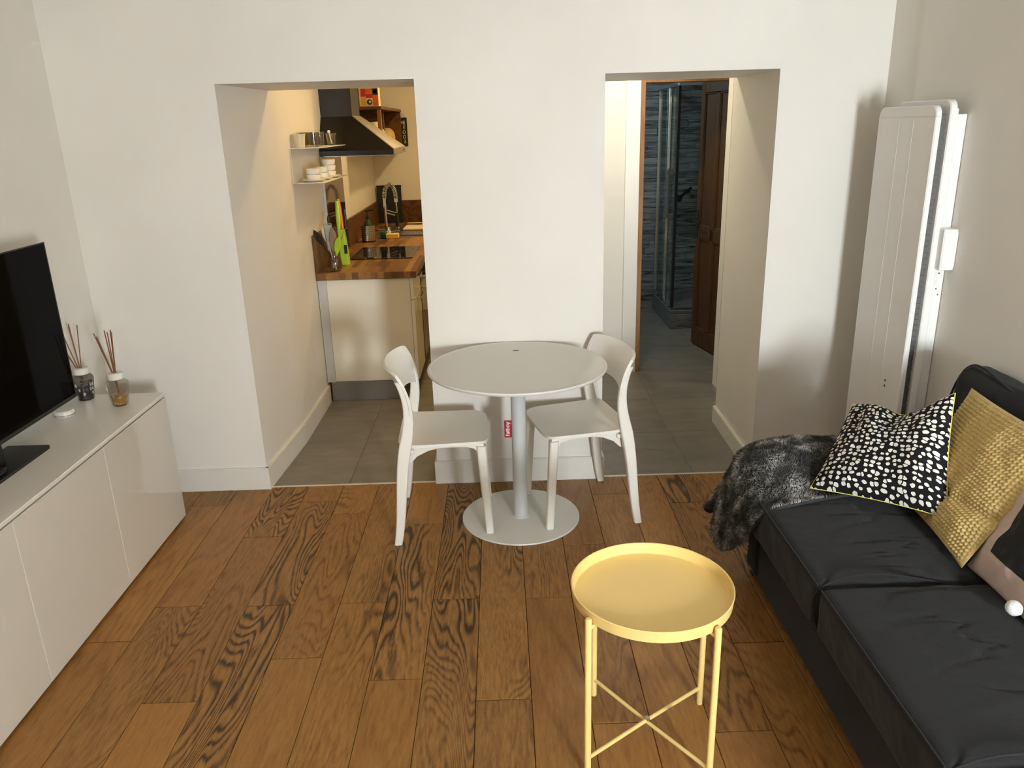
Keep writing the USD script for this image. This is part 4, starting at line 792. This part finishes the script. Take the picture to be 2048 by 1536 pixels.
# utensil jar with its utensils, knife block
JX, JY = -1.086, 5.125
jr = thing('utensil_jar', 'clear bulging glass jar at the near end of the worktop', 'jar', (JX, JY, WT))
obj('glass', lathe([(0, 0), (.036, 0), (.044, .012), (.050, .035), (.046, .065), (.038, .095), (.038, .115), (.043, .132), (.041, .132), (.036, .114), (.036, .095), (.044, .065), (.047, .035), (.040, .014), (0, .008)], 40), 'jar', jr, 40); obj('foot', lathe([(0, -.0), (.034, -.0), (.034, .003), (0, .003)], 40), 'jar', jr)
def utensil(name, label, cat, tip, parts):
    """Stands in the jar, leaning so that its end reaches the given point; parts are built along +z of its own axis."""
    foot = np.array([JX, JY, WT+.010])+np.array([-(tip[0]-JX)*.16, -(tip[1]-JY)*.16, 0]); d = np.array(tip)-foot; L = np.linalg.norm(d); d /= L
    x = np.cross((0, 1, 0), d); x /= np.linalg.norm(x); y = np.cross(d, x)
    t = thing(name, label, cat, foot)
    for pn, fn, m_ in parts: obj(pn, move(fn(L), frame((0, 0, 0), x, y, d)), m_, t, 40)
    return t
rod = lambda r, a=0., b=1.: (lambda L: lathe([(0, a*L), (r, a*L), (r, b*L), (0, b*L)], 10))
def blade(w, th, a, b=1., p=2.5, tip=.55):
    def f(L):
        zz = np.linspace(a*L, b*L, 16); S_ = []
        for q in zz:
            k = (q-a*L)/((b-a)*L); ww = w*(.35+.65*min(1, k*2.2))*(1 if k < tip else max(.12, (1-((k-tip)/(1-tip))**p)))
            S_.append([(x_*ww, y_*th, q) for x_, y_ in ring(.5, 12)])
        return loft(S_)
    return f
utensil('cooking_spoon', 'black cooking spoon leaning left in the glass jar', 'spoon', (-1.176, 5.015, 1.165), [('handle', rod(.0045, 0, .7), 'black_satin'), ('bowl', blade(.042, .012, .62), 'black_satin')])
utensil('cooking_spoon', 'pale wooden spoon behind the black spoon in the jar', 'spoon', (-1.146, 5.13, 1.172), [('handle', rod(.0045, 0, .7), 'print_cream'), ('bowl', blade(.036, .010, .6), 'print_cream')])
def grater(L): return cat_([box(-.024, .024, -.0012, .0012, .45*L, .97*L)]+[box(-.022, .022, -.004, 0, (.50+.045*k)*L, (.50+.045*k+.02)*L, .001) for k in range(10)])
utensil('hand_grater', 'flat steel hand grater standing in the glass jar', 'grater', (-1.110, 5.120, 1.192), [('blade', grater, 'print_grey'), ('frame', lambda L: cat_([box(-.027, -.023, -.003, .003, .42*L, L, .001), box(.023, .027, -.003, .003, .42*L, L, .001), box(-.027, .027, -.003, .003, .985*L, L, .001)]), 'steel'), ('handle', rod(.006, 0, .44), 'black_satin')])
utensil('spatula', 'brown wooden spatula in the middle of the jar', 'spatula', (-1.072, 5.085, 1.165), [('handle', rod(.006, 0, .5), 'wood_utensil'), ('blade', blade(.046, .007, .35, 1., 3, .6), 'wood_utensil')])
utensil('ladle', 'lime green silicone spatula leaning right in the jar', 'spatula', (-1.030, 5.06, 1.115), [('handle', rod(.0055, 0, .6), 'steel_satin'), ('blade', blade(.045, .012, .42, 1., 2.5, .6), 'plastic_green')])
utensil('steel_fork', 'steel serving spoon with its bowl down in the jar', 'spoon', (-1.010, 5.12, 1.140), [('bowl', blade(.034, .012, 0, .3), 'chrome'), ('handle', rod(.0035, .25, 1.), 'steel')])
utensil('slotted_turner', 'dark grey turner handle sticking up behind the grater', 'turner', (-1.118, 5.20, 1.235), [('shaft', rod(.004, 0, .7), 'steel_satin'), ('handle', blade(.019, .014, .62, 1., 3, .8), 'dark_metal')])
KX, KY = -1.066, 5.395
kb = thing('knife_block', 'slim lime green knife block beside the glass jar', 'knife block', (KX, KY, WT))
obj('block', loft([[(x_, y_, 0.) for x_, y_ in rrect(.054, .07, .006)], [(x_-.012, y_, .235) for x_, y_ in rrect(.044, .06, .006)]]), 'plastic_green', kb, 30); obj('sticker', box(.003, .024, -.0385, -.0365, .075, .135, .0005), 'black_satin', kb)
def knife(label, dx, dy, h0, h1, m_, lean, w=.022):
    t = thing('kitchen_knife', label, 'knife', (KX+dx, KY+dy, WT+.236)); zz = np.linspace(0, h1, 12)
    obj('handle', loft([[(lean*q+x_*w*(.8+.35*math.sin(3*q/h1)), y_*.016, q) for x_, y_ in ring(.5, 12)] for q in zz]), m_, t, 40); obj('bolster', box(-.008, .008, -.006, .006, -.0, .006, .001), 'steel', t)
knife('kitchen knife with a tall lime green handle in the block', -.024, -.015, .15, .19, 'plastic_green', .03, .028); knife('kitchen knife with an orange handle behind the green one', -.004, .012, .15, .20, 'plastic_orange', -.06)
knife('kitchen knife with a grey pointed handle right of the green one', .020, .012, .1, .13, 'dark_metal', .0, .016)
